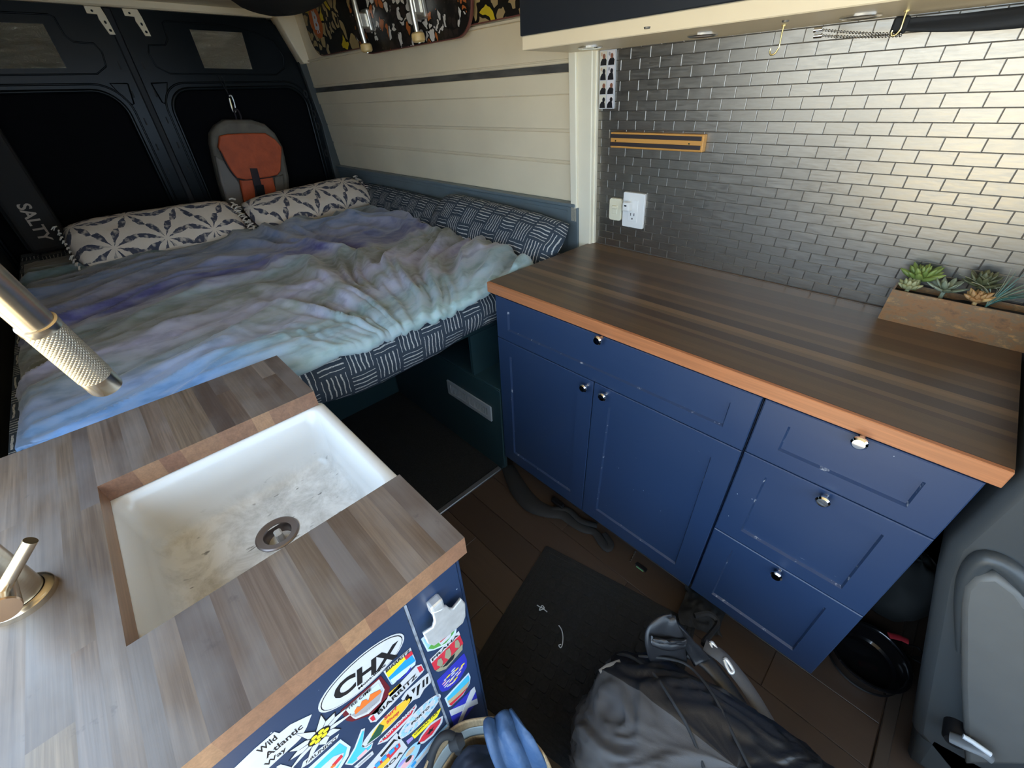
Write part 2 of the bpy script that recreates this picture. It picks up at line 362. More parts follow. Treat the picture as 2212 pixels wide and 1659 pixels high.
def m_dash():
    """navy cotton printed with basket-weave blocks of hand-drawn white dashes; uv in metres"""
    t = NT('navy_dash_print'); uv = t.n('TexCoord').outputs['UV']
    wob = t.n('TexNoise'); wob.inputs['Scale'].default_value = 22; t.l(uv, wob.inputs['Vector'])
    a = t.n('VectorMath', operation='MULTIPLY_ADD'); t.l(wob.outputs['Color'], a.inputs[0]); a.inputs[1].default_value = (0.012, 0.012, 0); t.l(uv, a.inputs[2])
    p = t.n('SeparateXYZ'); t.l(a.outputs[0], p.inputs[0]); cell = 0.086
    u = t.math('DIVIDE', p.outputs[0], cell); v = t.math('DIVIDE', p.outputs[1], cell)
    v = t.math('ADD', v, t.math('MULTIPLY', t.math('FLOORED_MODULO' if False else 'MODULO', t.math('ADD', t.math('FLOOR', u), 100.0), 2.0), 0.35))
    fu, fv = t.math('FRACT', u), t.math('FRACT', v)
    par = t.math('MODULO', t.math('ADD', t.math('ADD', t.math('FLOOR', u), t.math('FLOOR', v)), 200.0), 2.0)
    s = t.math('ADD', t.math('MULTIPLY', fu, par), t.math('MULTIPLY', fv, t.math('SUBTRACT', 1.0, par)))
    r = t.math('ADD', t.math('MULTIPLY', fv, par), t.math('MULTIPLY', fu, t.math('SUBTRACT', 1.0, par)))
    line = t.math('LESS_THAN', t.math('ABSOLUTE', t.math('SUBTRACT', t.math('FRACT', t.math('MULTIPLY', s, 6.0)), 0.5)), 0.13)
    ins = t.math('MULTIPLY', t.math('LESS_THAN', t.math('ABSOLUTE', t.math('SUBTRACT', s, 0.5)), 0.42), t.math('LESS_THAN', t.math('ABSOLUTE', t.math('SUBTRACT', r, 0.5)), 0.44))
    dn = t.n('TexNoise'); dn.inputs['Scale'].default_value = 420; t.l(uv, dn.inputs['Vector'])
    k = t.math('MULTIPLY', t.math('MULTIPLY', line, ins), t.ramp(dn.outputs[0], [(0.36, (0.1, 0.1, 0.1)), (0.46, (1, 1, 1))]))
    base = t.mix(wob.outputs[0], (0.022, 0.036, 0.055), (0.034, 0.052, 0.075))
    t.col(t.mix(k, base, (0.55, 0.56, 0.54))); t.set(Roughness=0.85)
    fb = t.n('TexNoise'); fb.inputs['Scale'].default_value = 900; t.l(uv, fb.inputs['Vector']); t.bump(fb.outputs[0], 0.2, 0.001); return t.m
MAT['dash'] = m_dash()

def m_shibori():
    """cream cotton with dark blue-grey shibori star bursts; uv in metres"""
    t = NT('shibori_star_print'); uv = t.n('TexCoord').outputs['UV']
    nz = t.n('TexNoise'); nz.inputs['Scale'].default_value = 45; t.l(uv, nz.inputs['Vector'])
    a = t.n('VectorMath', operation='MULTIPLY_ADD'); t.l(nz.outputs['Color'], a.inputs[0]); a.inputs[1].default_value = (0.012, 0.012, 0); t.l(uv, a.inputs[2])
    p = t.n('SeparateXYZ'); t.l(a.outputs[0], p.inputs[0]); cw, chh = 0.195, 0.165
    u = t.math('DIVIDE', p.outputs[0], cw); v = t.math('DIVIDE', p.outputs[1], chh)
    u = t.math('ADD', u, t.math('MULTIPLY', t.math('MODULO', t.math('ADD', t.math('FLOOR', v), 100.0), 2.0), 0.5))
    fu = t.math('SUBTRACT', t.math('FRACT', u), 0.5); fv = t.math('SUBTRACT', t.math('FRACT', v), 0.5)
    th = t.math('ARCTAN2', fv, fu); r = t.math('SQRT', t.math('ADD', t.math('MULTIPLY', fu, fu), t.math('MULTIPLY', fv, fv)))
    pet = t.math('ABSOLUTE', t.math('SINE', t.math('MULTIPLY', th, 4.0)))      # eight rays
    wdt = t.math('SUBTRACT', 1.02, t.math('MULTIPLY', t.math('ABSOLUTE', t.math('SUBTRACT', r, 0.32)), 1.6))
    m = t.math('MULTIPLY', t.math('GREATER_THAN', pet, t.math('SUBTRACT', 1.42, t.math('MULTIPLY', wdt, 0.72))), t.math('MULTIPLY', t.math('GREATER_THAN', r, 0.05), t.math('LESS_THAN', r, 0.56)))
    m = t.math('MULTIPLY', m, t.ramp(nz.outputs[0], [(0.33, (0.25, 0.25, 0.25)), (0.5, (1, 1, 1))]))
    cr = t.mix(nz.outputs[0], (0.62, 0.53, 0.43), (0.68, 0.59, 0.50))
    t.col(t.mix(m, cr, (0.055, 0.058, 0.085))); t.set(Roughness=0.85); return t.m
MAT['shibori'] = m_shibori()
MAT['creamcloth'] = plain('cream_cotton', (0.62, 0.55, 0.47), 0.9, bump=0.3, bs=500)
MAT['carpet'] = plain('black_ribbed_carpet', (0.010, 0.011, 0.012), 0.95, var=0.5, vs=180, bump=0.9, bs=260, bd=0.004)
MAT['mat'] = plain('black_door_mat', (0.0115, 0.012, 0.0125), 0.9, var=0.3, vs=150, bump=0.5, bs=400, bd=0.002)
MAT['copper'] = None
def m_copper():
    t = NT('weathered_copper_paint'); v = t.coord('Object', (16, 16, 34)); n = t.noise(v, 1.0, 6, 0.75); n2 = t.noise(t.coord('Object', (30, 30, 60)), 1.0, 4, 0.7)
    c = t.ramp(n, [(0.30, (0.095, 0.060, 0.030)), (0.46, (0.28, 0.125, 0.038)), (0.56, (0.20, 0.125, 0.06)), (0.70, (0.58, 0.27, 0.07))])
    c = t.mix(t.ramp(n2, [(0.62, (0, 0, 0)), (0.72, (0.7, 0.7, 0.7))]), c, (0.52, 0.30, 0.12)); t.col(c); t.set(Metallic=0.15, Roughness=0.42); return t.m
MAT['copper'] = m_copper()
MAT['orange'] = plain('orange_nylon', (0.50, 0.085, 0.022), 0.6, var=0.15, vs=20, bump=0.4, bs=40, bd=0.006)
MAT['greynylon'] = plain('grey_nylon', (0.15, 0.13, 0.10), 0.7, var=0.15, vs=20)
MAT['darkstrap'] = plain('dark_webbing', (0.020, 0.012, 0.016), 0.7)
MAT['pack'] = plain('black_ripstop_nylon', (0.013, 0.0135, 0.016), 0.36, bump=0.25, bs=700, bd=0.0008)
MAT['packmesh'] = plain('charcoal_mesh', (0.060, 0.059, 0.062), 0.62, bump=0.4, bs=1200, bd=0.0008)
MAT['jute'] = plain('woven_jute', (0.42, 0.31, 0.18), 0.9, var=0.2, vs=60, stretch=(4, 4, 1), bump=0.6, bs=300, bd=0.002)
MAT['paleblue'] = plain('pale_blue_band', (0.34, 0.40, 0.41), 0.85, bump=0.4, bs=400)
MAT['denim'] = plain('blue_jacket_cloth', (0.035, 0.078, 0.165), 0.55, var=0.2, vs=10, bump=0.6, bs=30, bd=0.01)
MAT['navycloth'] = plain('dark_navy_cloth', (0.010, 0.016, 0.035), 0.7, var=0.3, vs=8)
MAT['seat'] = plain('grey_seat_vinyl', (0.040, 0.045, 0.048), 0.42, bump=0.15, bs=500, bd=0.0006)
MAT['seatin'] = plain('light_grey_seat_insert', (0.105, 0.105, 0.10), 0.5, var=0.06, vs=14, bump=0.15, bs=500, bd=0.0006)
MAT['bowl'] = plain('black_enamel', (0.006, 0.006, 0.007), 0.12, coat=0.5)
MAT['red'] = plain('red_strap', (0.35, 0.02, 0.03), 0.5)
MAT['lint'] = plain('white_lint', (0.55, 0.6, 0.66), 0.9)
MAT['ground'] = plain('dry_ground', (0.46, 0.39, 0.26), 0.9, var=0.15, vs=1.5)
def m_knurl():
    t = NT('knurled_nickel'); uv = t.n('TexCoord').outputs['UV']; p = t.n('SeparateXYZ'); t.l(uv, p.inputs[0])
    a = t.math('SINE', t.math('MULTIPLY', t.math('ADD', p.outputs[0], p.outputs[1]), 1500.0)); b = t.math('SINE', t.math('MULTIPLY', t.math('SUBTRACT', p.outputs[0], p.outputs[1]), 1500.0))
    h = t.math('MULTIPLY', a, b); t.col((0.70, 0.60, 0.46)); t.set(Metallic=1.0, Roughness=0.36); t.bump(t.math('MAXIMUM', a, b), 0.5, 0.0006); return t.m
MAT['knurl'] = m_knurl()
def m_deck(name, c1, c2, c3, c4, s):
    t = NT(name); v = t.coord('Object', (s, s, s)); vo = t.n('TexVoronoi', feature='DISTANCE_TO_EDGE'); vo.inputs['Scale'].default_value = 1.0
    nz = t.n('TexNoise'); nz.inputs['Scale'].default_value = 0.8; t.l(v, nz.inputs['Vector']); a = t.n('VectorMath', operation='MULTIPLY_ADD'); t.l(nz.outputs['Color'], a.inputs[0]); a.inputs[1].default_value = (1.6,) * 3; t.l(v, a.inputs[2]); t.l(a.outputs[0], vo.inputs['Vector'])
    v2 = t.n('TexVoronoi'); v2.inputs['Scale'].default_value = 1.0; t.l(a.outputs[0], v2.inputs['Vector']); sc = t.n('SeparateXYZ'); t.l(v2.outputs['Color'], sc.inputs[0])
    fill = t.ramp(sc.outputs[0], [(0.0, c1), (0.30, c2), (0.62, c3), (0.84, c4)], 'CONSTANT')
    t.col(t.mix(t.math('LESS_THAN', vo.outputs['Distance'], 0.10), fill, (0.010, 0.009, 0.008))); t.set(Roughness=0.35); return t.m
MAT['deckart'] = m_deck('dark_deck_graphic', (0.012, 0.010, 0.010), (0.03, 0.022, 0.02), (0.60, 0.58, 0.56), (0.42, 0.12, 0.03), 30)
MAT['deckart2'] = m_deck('tan_deck_graphic', (0.012, 0.010, 0.008), (0.42, 0.30, 0.13), (0.36, 0.26, 0.13), (0.60, 0.44, 0.02), 15)
MAT['deckedge'] = plain('deck_ply_edge', (0.16, 0.05, 0.04), 0.5)

# ================================================================ THE SETTING
g = struct(box('ground', -14, 14, -16, 12, -0.70, -0.62, MAT['ground']), 'sunlit dry ground outside the open side door')
XR, XF, YL = -2.25, 2.6, -1.25
flo = struct(box('floor', XR - 0.1, XF, YL - 0.06, 0.75, -0.12, -0.004, MAT['plank']), 'dark brown wood plank floor')
W_PL = 0.128
for r in range(11):                                   # individual floor planks in the aisle and behind the seat
    y0 = -0.70 + r * W_PL; off = (-0.02, 0.42, 0.2, 0.61)[r % 4]
    xs = [0.012] + [x for x in (off + k * 0.74 for k in range(3)) if 0.1 < x < 1.4] + [1.415]
    for a, b in zip(xs[:-1], xs[1:]):
        if y0 > 0.62: break
        box('plank', a + 0.0008, b - 0.0008, y0 + 0.0008, min(y0 + W_PL, 0.64) - 0.0008, -0.003, 0.0, MAT['plank'], flo, bev=0.001)
struct(box('trim_1', 1.417, 1.445, -0.72, 0.64, -0.004, 0.006, plain('brown_step_nosing', (0.05, 0.038, 0.03), 0.4), bev=0.002), 'worn brown step nosing at the floor edge by the seat')
struct(box('trim_2', -0.014, 0.011, -0.70, -0.001, -0.004, 0.007, plain('aluminium_strip', (0.30, 0.32, 0.34), 0.4, 0.8), bev=0.003), 'grey metal threshold strip at the edge of the under-bed carpet')
tag(box('carpet', -0.90, -0.012, -0.70, 0.0, -0.004, 0.004, MAT['carpet']), 'black ribbed carpet on the floor under the bed', 'carpet')
struct(box('ceiling', XR - 0.06, XF, YL - 0.06, 0.75, 1.862, 1.95, MAT['cream']), 'cream painted ceiling')
struct(box('wall_rear_lower', XR - 0.12, XR - 0.03, YL - 0.06, 0.75, -0.1, 1.95, MAT['black']))
struct(box('wall_left', XR - 0.1, -0.05, YL - 0.06, YL, -0.1, 1.9, plain('dark_grey_green_wall', (0.030, 0.034, 0.033), 0.7)), 'dark left side wall beyond the bed')
struct(box('wall_left_header', -0.05, 1.45, YL - 0.06, YL, 1.62, 1.9, MAT['cream']))
struct(box('wall_left_front', 1.45, XF, YL - 0.06, YL, -0.1, 1.0, MAT['vanpaint']))
struct(box('wall_front', XF - 0.04, XF, YL - 0.06, 0.75, -0.1, 0.95, MAT['vanpaint']), 'dark dashboard bulkhead under the windscreen')
struct(box('wall_front_added_header', XF - 0.5, XF, YL - 0.06, 0.75, 1.60, 1.87, MAT['cream']))  # unseen cab header, added to narrow the windscreen and cut sky light
struct(box('wall_right_front', 1.36, XF, 0.66, 0.75, -0.1, 1.0, MAT['vanpaint']))
struct(box('wall_right_outer', XR - 0.1, 1.6, 0.66, 0.75, -0.1, 1.95, MAT['vanpaint']))

# --- right wall beside the bed: cream boards, grey rail, grey-blue lower board
wr = struct(box('wall_right', XR, -0.03, 0.0, 0.04, 0.55, 1.87, MAT['cream'], fn=wmap), 'cream boarded wall beside the bed')
for z0, z1, o in ((1.050, 1.186, 0.006), (1.197, 1.294, 0.006), (1.303, 1.411, 0.006), (1.411, 1.474, 0.012), (1.498, 1.628, 0.010), (1.637, 1.86, 0.008)):
    box('wall_board', -2.205, -0.080, -o, 0.002, z0, z1, MAT['cream'], wr, bev=0.0025, fn=wmap)
for z in (1.188, 1.193, 1.297, 1.301):
    box('bead', -2.205, -0.08, -0.004, 0.0, z - 0.0012, z + 0.0012, MAT['cream'], wr, fn=wmap)
box('wall_rail', -2.2, -0.080, -0.004, 0.0, 1.4745, 1.4975, MAT['metalgrey'], wr, fn=wmap)
box('wall_ledge', -2.2, -0.082, -0.02, 0.0, 1.628, 1.637, MAT['cream'], wr, bev=0.002, fn=wmap)
box('wall_bead', -2.2, -0.082, -0.014, 0.0, 1.505, 1.511, MAT['cream'], wr, bev=0.002, fn=wmap)
lb = struct(box('baseboard_right', -2.25, -0.045, -0.034, 0.0, 0.66, 1.036, MAT['greyblue'], fn=wmap, bev=0.002), 'grey-blue painted board along the wall behind the bed')
box('ledge_cap', -2.25, -0.056, -0.046, 0.0, 1.036, 1.050, MAT['greyblue'], lb, bev=0.003, fn=wmap)
box('ledge_bead', -2.2, -0.10, -0.037, -0.03, 1.014, 1.020, MAT['greyblue'], lb, fn=wmap)
box('end_stile', -0.098, -0.044, -0.040, 0.0, 0.80, 1.036, MAT['greyblue'], lb, bev=0.002, fn=wmap)
# --- white post between the bed wall and the tiles
po = struct(box('trim_3', -0.050, 0.012, -0.030, 0.02, 0.86, 1.56, MAT['white'], bev=0.003, fn=wmap), 'cream white post between boarded wall and steel tiles')
box('casing', -0.080, -0.048, -0.040, 0.02, 0.98, 1.54, MAT['white'], po, bev=0.003, fn=wmap)
box('edge_bead', 0.008, 0.018, -0.012, 0.01, 0.895, 1.54, MAT['white'], po, bev=0.002, fn=wmap)
# --- kitchen wall with stainless tiles
wk = struct(box('wall_kitchen', 0.0, 1.5, 0.0014, 0.05, 0.60, 1.87, MAT['grout'], fn=wmap), 'wall of brushed stainless steel brick tiles above the worktop')
TW, TH, TX, TZ = 0.0674915, 0.0268584, 0.135474, 1.506847
def tile_bm(w, h):
    bm = bmesh.new(); gx = 0.0004; d = 0.0011; b = 0.0012; hw, hh = w / 2 - gx, h / 2 - gx * 0.7
    o = [bm.verts.new((sx * hw, 0, sz * hh)) for sx, sz in ((-1, -1), (1, -1), (1, 1), (-1, 1))]
    i = [bm.verts.new((sx * (hw - b), -d, sz * (hh - b * 0.8))) for sx, sz in ((-1, -1), (1, -1), (1, 1), (-1, 1))]
    bm.faces.new(i)
    for k in range(4): bm.faces.new((o[k], o[(k + 1) % 4], i[(k + 1) % 4], i[k]))
    bmesh.ops.recalc_face_normals(bm, faces=bm.faces); 
    return bm
tm = bpy.data.meshes.new('tile'); b_ = tile_bm(TW, TH); b_.to_mesh(tm); b_.free(); tm.materials.append(MAT['tile'])
TR = Matrix.Rotation(math.atan(TA), 4, 'X')
cells = []
for r in range(-1, 24):
    zc = TZ - r * TH
    for j in range(-3, 21):
        xc = TX + (j + 0.5 + (0.5 if r % 2 else 0)) * TW
        a, b = max(xc - TW / 2, 0.018), min(xc + TW / 2, 1.48)
        if b - a < 0.006 or zc < 0.893: continue
        d = (Vector((xc, wy(zc), zc)) - CAM).length
        q = CAM - Vector((xc, wy(zc), zc)); cz = -(q.dot(FW)); px = 1106 - FPX * q.dot(RT) / cz
        cells.append((d + (9 if px > 2230 else 0), a, b, zc))
cells.sort()
rest = bmesh.new()
for n_, (d, a, b, zc) in enumerate(cells):
    full = abs((b - a) - TW) < 1e-4; xc = (a + b) / 2; mw = Matrix.Translation((xc, wy(zc) + 0.0012, zc)) @ TR
    if n_ < 298 and full:
        o = bpy.data.objects.new('tile', tm); COL.objects.link(o); o.parent = wk; o.matrix_parent_inverse = wk.matrix_basis.inverted(); o.matrix_basis = mw
    else:
        t_ = tile_bm(b - a, TH); t_.transform(mw); me = bpy.data.meshes.new('t'); t_.to_mesh(me); t_.free(); rest.from_mesh(me); bpy.data.meshes.remove(me)
tr = bobj('tiles', rest, MAT['tile'], wk); tr['kind'] = 'stuff'

# ---------------------------------------------------------------- rear doors
def rear(p): return Vector((XR + p[2], p[0], p[1]))
def mir(l): return [(-0.77 - y, z) for y, z in l]
def pxl(pts, X): return [(lambda q: (q.y, q.z))(xp(a, b, X)) for a, b in pts]
OUT = [(-0.372, 0.45), (0.515, 0.45), (0.515, 1.30), (0.47, 1.62), (0.44, 1.73), (0.395, 1.80), (0.34, 1.835), (-0.372, 1.835)]
WIN = rrect(-0.285, 0.462, 0.60, 1.508, [0.11, 0.11, 0.05, 0.05], 8)
WINO = rrect(-0.312, 0.482, 0.57, 1.535, [0.125, 0.125, 0.05, 0.05], 8)
EMB = [(-0.29, 1.66), (-0.275, 1.693), (-0.20, 1.697), (-0.18, 1.72), (-0.175, 1.785), (-0.16, 1.793), (0.11, 1.790), (0.27, 1.765), (0.36, 1.73), (0.392, 1.66), (0.375, 1.60), (0.32, 1.570), (-0.23, 1.575), (-0.28, 1.605)]
TRI = [(-0.335, 1.535), (-0.262, 1.537), (-0.290, 1.475), (-0.312, 1.445), (-0.322, 1.45)]
for k in (1, 2):
    f = (lambda l: l) if k == 1 else mir
    dlab = 'dark painted rear door with a black window cover and the orange backpack' if k == 1 else 'dark painted rear door with the black board bag leaning on it'
    o = shape('door_%d' % k, [f(OUT), f(WIN)], 0.03, MAT['vanpaint'], None, rear, bev=0.003); struct(o, dlab)
    shape('window_cover', [f(rrect(-0.292, 0.468, 0.55, 1.50, [0.09, 0.09, 0.02, 0.02], 6))], 0.02, MAT['black'], o, lambda p: rear(p + Vector((0, 0, -0.012))), bev=0.004)
    tube('window_seal', [rear(Vector((y, z, 0.012))) for y, z in f(WIN) + [f(WIN)[0]]], 0.011, MAT['vanpaint'], o, n=10)
    tube('pressed_ridge', [rear(Vector((y, z, 0.015))) for y, z in f(WINO) + [f(WINO)[0]]], 0.006, MAT['vanpaint'], o, n=8)
    tube('pressed_ridge', [rear(Vector((y, z, 0.016))) for y, z in f(EMB) + [f(EMB)[0]]], 0.0045, MAT['vanpaint'], o, n=8)
    tube('pressed_ridge', [rear(Vector((y, z, 0.016))) for y, z in f(TRI) + [f(TRI)[0]]], 0.004, MAT['vanpaint'], o, n=6)
    fl = [(-0.058, 1.600), (0.19, 1.596), (0.196, 1.762), (-0.062, 1.764)] if k == 1 else [(-1.10, 1.592), (-0.644, 1.598), (-0.646, 1.758), (-1.08, 1.752)]
    shape('foil_patch', [fl], 0.004, MAT['foil'], o, lambda p: rear(p + Vector((0, 0, 0.018))))
    br = [[(-0.322, 1.83), (-0.322, 1.805), (-0.285, 1.803), (-0.287, 1.785), (-0.272, 1.730), (-0.250, 1.730), (-0.256, 1.80), (-0.262, 1.83)]]
    cm = [-0.312, -0.264, -0.268]; hl = [ell(-0.300, 1.815, 0.006, 0.006, 8), ell(-0.268, 1.775, 0.006, 0.008, 8), ell(-0.262, 1.745, 0.007, 0.007, 8)]
    shape('latch_bracket', [(f(l) if k == 1 else [(y - 0.145 + 0.0, z) for y, z in l]) for l in br + hl], 0.006, MAT['cream'], o, lambda p: rear(p + Vector((0, 0, 0.022))), bev=0.001)
    for z in (1.61, 1.49, 1.37, 1.25, 1.13):
        y = -0.335 if k == 1 else -0.435
        box('slot_shade', XR + 0.0155, XR + 0.0185, y - 0.004, y + 0.004, z - 0.016, z + 0.016, MAT['dark'], o, bev=0.001)  # raised dark block; its colour stands in for the shade inside a hole
    if k == 1:
        box('rubber_gasket', XR, XR + 0.022, -0.404, -0.366, 0.45, 1.835, MAT['blackplastic'], o, bev=0.008, seg=2)
        for y, z in ((0.487, 1.36), (0.492, 1.29), (0.466, 1.47), (0.502, 1.13)):
            shape('latch_slot', [ell(y, z, 0.012, 0.022, 14), ell(y, z, 0.006, 0.014, 14)], 0.006, MAT['dark'], o, lambda p: rear(p + Vector((0, 0, 0.018))), bev=0.001)
        for y in (-0.005, 0.012):
            tube('hanging_cord', [rear(Vector((y, 1.565, 0.017))), rear(Vector((y + 0.003, 1.54, 0.024))), rear(Vector((0.012, 1.478, 0.03)))], 0.0022, MAT['dark'], o, n=6)
struct(box('trim_4', XR - 0.02, XR + 0.05, YL, 0.62, 1.832, 1.875, MAT['cream'], bev=0.006), 'cream header strip above the rear doors')
pil = struct(shape('trim_5', [[(0.470, 1.63), (0.53, 1.63), (0.575, 1.05), (0.60, 0.60), (0.512, 0.60), (0.515, 1.05), (0.515, 1.30)]], 0.05, plain('grey_green_pillar', (0.045, 0.052, 0.050), 0.4), None, lambda p: rear(p + Vector((0, 0, 0.02))), bev=0.004), 'dark grey-green corner pillar beside the rear door')
struct(shape('trim_6', [[(0.385, 1.84), (0.49, 1.86), (0.545, 1.86), (0.52, 1.63), (0.475, 1.625)]], 0.09, MAT['cream'], None, lambda p: rear(p + Vector((0, 0, 0.05))), bev=0.006), 'cream boxed trim in the upper rear corner')

# ================================================================ KITCHEN RUN (right)
def front(name, x0, x1, z0, z1, mx, mz, parent, yf=0.001):
    """shaker front: raised frame, recessed panel, chipped lower bevel"""
    x0 += 0.0015; x1 -= 0.0015; z0 += 0.0015; z1 -= 0.0015; bm = bmesh.new()
    def R(ix, iz, y): return [bm.verts.new((a, y, c)) for a, c in ((x0 + ix, z0 + iz), (x1 - ix, z0 + iz), (x1 - ix, z1 - iz), (x0 + ix, z1 - iz))]
    L = [R(0, 0, yf + 0.019), R(0, 0, yf + 0.002), R(0.002, 0.002, yf), R(mx, mz, yf), R(mx + 0.0034, mz + 0.0034, yf + 0.007)]
    bm.faces.new(L[0][::-1])
    for a, b in zip(L[:-1], L[1:]):
        for k in range(4): bm.faces.new((a[k], a[(k + 1) % 4], b[(k + 1) % 4], b[k]))
    bm.faces.new(L[-1]); bmesh.ops.recalc_face_normals(bm, faces=bm.faces)
    bm.faces.ensure_lookup_table(); n = len(bm.faces)
    for idx in range(13, 17): bm.faces[idx].material_index = 1
    me = bpy.data.meshes.new(name); bm.to_mesh(me); bm.free(); me.materials.append(MAT['navy']); me.materials.append(MAT['chip'])
    return mobj(name, me, None, parent)
KN = [(0.0, -0.026), (0.010, -0.0255), (0.0135, -0.022), (0.0135, -0.018), (0.008, -0.012), (0.0055, -0.006), (0.007, 0.0), (0.0, 0.0)]
def knob(px, py, parent):
    q = yp(px, py, -0.02); M = axis(Vector((q.x, 0.001, q.z)), (0, 1, 0)); return lathe('knob', KN, MAT['chrome'], parent, 24, M)
KX0, KXM, KXS, KX1 = 0.036, 0.462, 0.891, 1.237; ZB = 0.103; ZT = 0.8655
ca = thing('base_cabinet', 'navy blue base cabinet with one wide drawer above two doors', 'cabinet', (0.46, 0.3, 0))
def carcass(t, x0, x1):
    bm = bmesh.new(); y0, y1 = 0.021, 0.56
    for a in ((x0, x0 + 0.016, y0, y1, ZB, ZT), (x1 - 0.016, x1, y0, y1, ZB, ZT), (x0, x1, y1 - 0.01, y1, ZB, ZT), (x0, x1, y0, y1, ZB, ZB + 0.016), (x0, x1, y0, y1, ZT - 0.016, ZT)): abox(bm, *a)
    return bobj('carcass', bm, MAT['navy'], t)
carcass(ca, KX0, KXS - 0.001)
box('toe_kick', KX0 + 0.01, KXS, 0.072, 0.086, 0.0, ZB, MAT['plank'], ca)
fd = front('drawer_front', KX0, KXS, 0.704, ZT - 0.002, 0.056, 0.042, ca); knob(1290, 736, fd)
d1 = front('door', KX0, KXM, ZB, 0.704, 0.058, 0.058, ca); knob(1259, 839, d1)
d2 = front('door', KXM, KXS, ZB, 0.704, 0.058, 0.058, ca); knob(1300, 858, d2)
cb = thing('drawer_cabinet', 'navy blue drawer cabinet with three stacked drawers', 'cabinet', (1.06, 0.3, 0))
carcass(cb, KXS + 0.001, KX1)
box('toe_kick', KXS, KX1 - 0.004, 0.072, 0.086, 0.0, ZB, MAT['plank'], cb)
for (z0, z1, k) in ((0.708, ZT - 0.002, (1856, 958)), (0.418, 0.708, (1777, 1084)), (ZB, 0.418, (1677, 1245))):
    d = front('drawer_front', KXS + 0.003, KX1, z0, z1, 0.058, 0.042, cb); knob(*k, d)
# worktop of long dark staves with an orange wood front edge
wt = thing('kitchen_worktop', 'dark brown striped wooden worktop with an orange front edge', 'worktop', (0.6, 0.3, 0.865))
y = 0.012; ys = [y]
while y < 0.55: y += random.choice((0.018, 0.022, 0.026, 0.032, 0.038)); ys.append(y)
ys[-1] = 0.594
for a, b in zip(ys[:-1], ys[1:]): box('stave', 0.0, 1.252, a, b, 0.8655, 0.900, MAT['laminate'], wt)
box('edge_strip', 0.0, 1.252, 0.0, 0.012, 0.8655, 0.9003, MAT['edgewood'], wt, bev=0.0015)
box('back_filler', 0.014, 1.252, 0.575, 0.5935, 0.893, 0.9006, MAT['laminate'], wt)

# things under the cabinet
st = thing('bag_strap', 'black webbing strap spilling out under the navy base cabinet', 'strap', (0.2, 0.03, 0))
tube('strap', [zp(a, b, 0.012) for a, b in ((1098, 1010), (1120, 1055), (1150, 1090), (1185, 1105), (1215, 1112), (1240, 1130), (1262, 1142), (1285, 1150), (1300, 1170), (1312, 1185), (1318, 1172), (1305, 1152))], [0.03, 0.04, 0.04, 0.03, 0.022, 0.02, 0.02, 0.016, 0.018, 0.016, 0.014, 0.010], MAT['blackfabric'], st, n=10, flat=0.45)
tube('strap_end', [zp(a, b, 0.02) for a, b in ((1190, 1100), (1225, 1100), (1255, 1125), (1290, 1135))], 0.012, MAT['blackfabric'], st, n=8, flat=0.4)
box('buckle', *(lambda q: (q.x - 0.03, q.x + 0.03, q.y - 0.012, q.y + 0.012, 0.02, 0.035))(zp(1205, 1085, 0.03)), MAT['blackplastic'], st, bev=0.004)
ch = thing('ball_chain', 'small steel ball chain with a dark clip lying by the toe kick', 'chain', (0.63, 0.06, 0))
for k in range(9):
    q = zp(lerp(1372, 1362, k / 8), lerp(1192, 1212, k / 8), 0.004); lathe('bead', [(0, -0.0035), (0.0025, -0.0025), (0.0035, 0), (0.0025, 0.0025), (0, 0.0035)], MAT['chrome'], ch, 8, Matrix.Translation(q))
q = zp(1385, 1225, 0.004); cl = box('clip', q.x - 0.022, q.x + 0.022, q.y - 0.008, q.y + 0.008, 0.0, 0.008, MAT['blackplastic'], ch, bev=0.002)
box('clip_edge', q.x - 0.014, q.x + 0.014, q.y - 0.010, q.y - 0.008, 0.001, 0.005, plain('green_clip_edge', (0.15, 0.4, 0.2), 0.4), ch)

# wall fittings ------------------------------------------------------------
def onwall(p): return wmap((p[0], -p[2], p[1]))       # (u=x, v=z, w=out of the wall)
kr = thing('knife_strip', 'honey wood magnetic knife strip with two black bars on the tiles', 'knife rack', (0.25, 0.54, 1.27))
box('board', 0.086, 0.415, -0.020, 0.002, 1.2525, 1.2995, MAT['rackwood'], kr, bev=0.003, seg=2, fn=wmap)
for z in (1.2885, 1.2645): box('magnet_bar', 0.0865, 0.408, -0.0225, -0.015, z - 0.0058, z + 0.0058, plain('dark_magnet', (0.028, 0.020, 0.022), 0.5), kr, bev=0.001, fn=wmap)
for x in (0.108, 0.372): lathe('screw', [(0, -0.0225), (0.0028, -0.0222), (0.003, -0.019)], MAT['brass'], kr, 10, axis(Vector((x, wy(1.2765), 1.2765)), (0, 1, TA)))
sw = thing('light_switch', 'small ivory plastic light switch on the steel tiles', 'light switch', (0.11, 0.57, 1.045))
shape('plate', [rrect(0.088, 0.137, 1.009, 1.084, 0.008)], 0.009, MAT['ivory'], sw, lambda p: onwall(p + Vector((0, 0, 0.005))), bev=0.002)
box('rocker', 0.1005, 0.1225, -0.0135, -0.008, 1.030, 1.062, MAT['ivory'], sw, bev=0.002, fn=wmap)
box('toggle', 0.1015, 0.1215, -0.019, -0.010, 1.050, 1.061, MAT['ivory'], sw, bev=0.002, fn=wmap)
ou = thing('power_outlet', 'white double power outlet with a plugged-in white night light', 'outlet', (0.19, 0.57, 1.05))
pl_ = shape('plate', [rrect(0.147, 0.231, 0.993, 1.111, 0.003)], 0.008, MAT['whiteplastic'], ou, lambda p: onwall(p + Vector((0, 0, 0.0045))), bev=0.002)
box('receptacle', 0.170, 0.208, -0.0125, -0.006, 1.013, 1.090, MAT['whiteplastic'], ou, bev=0.001, fn=wmap)
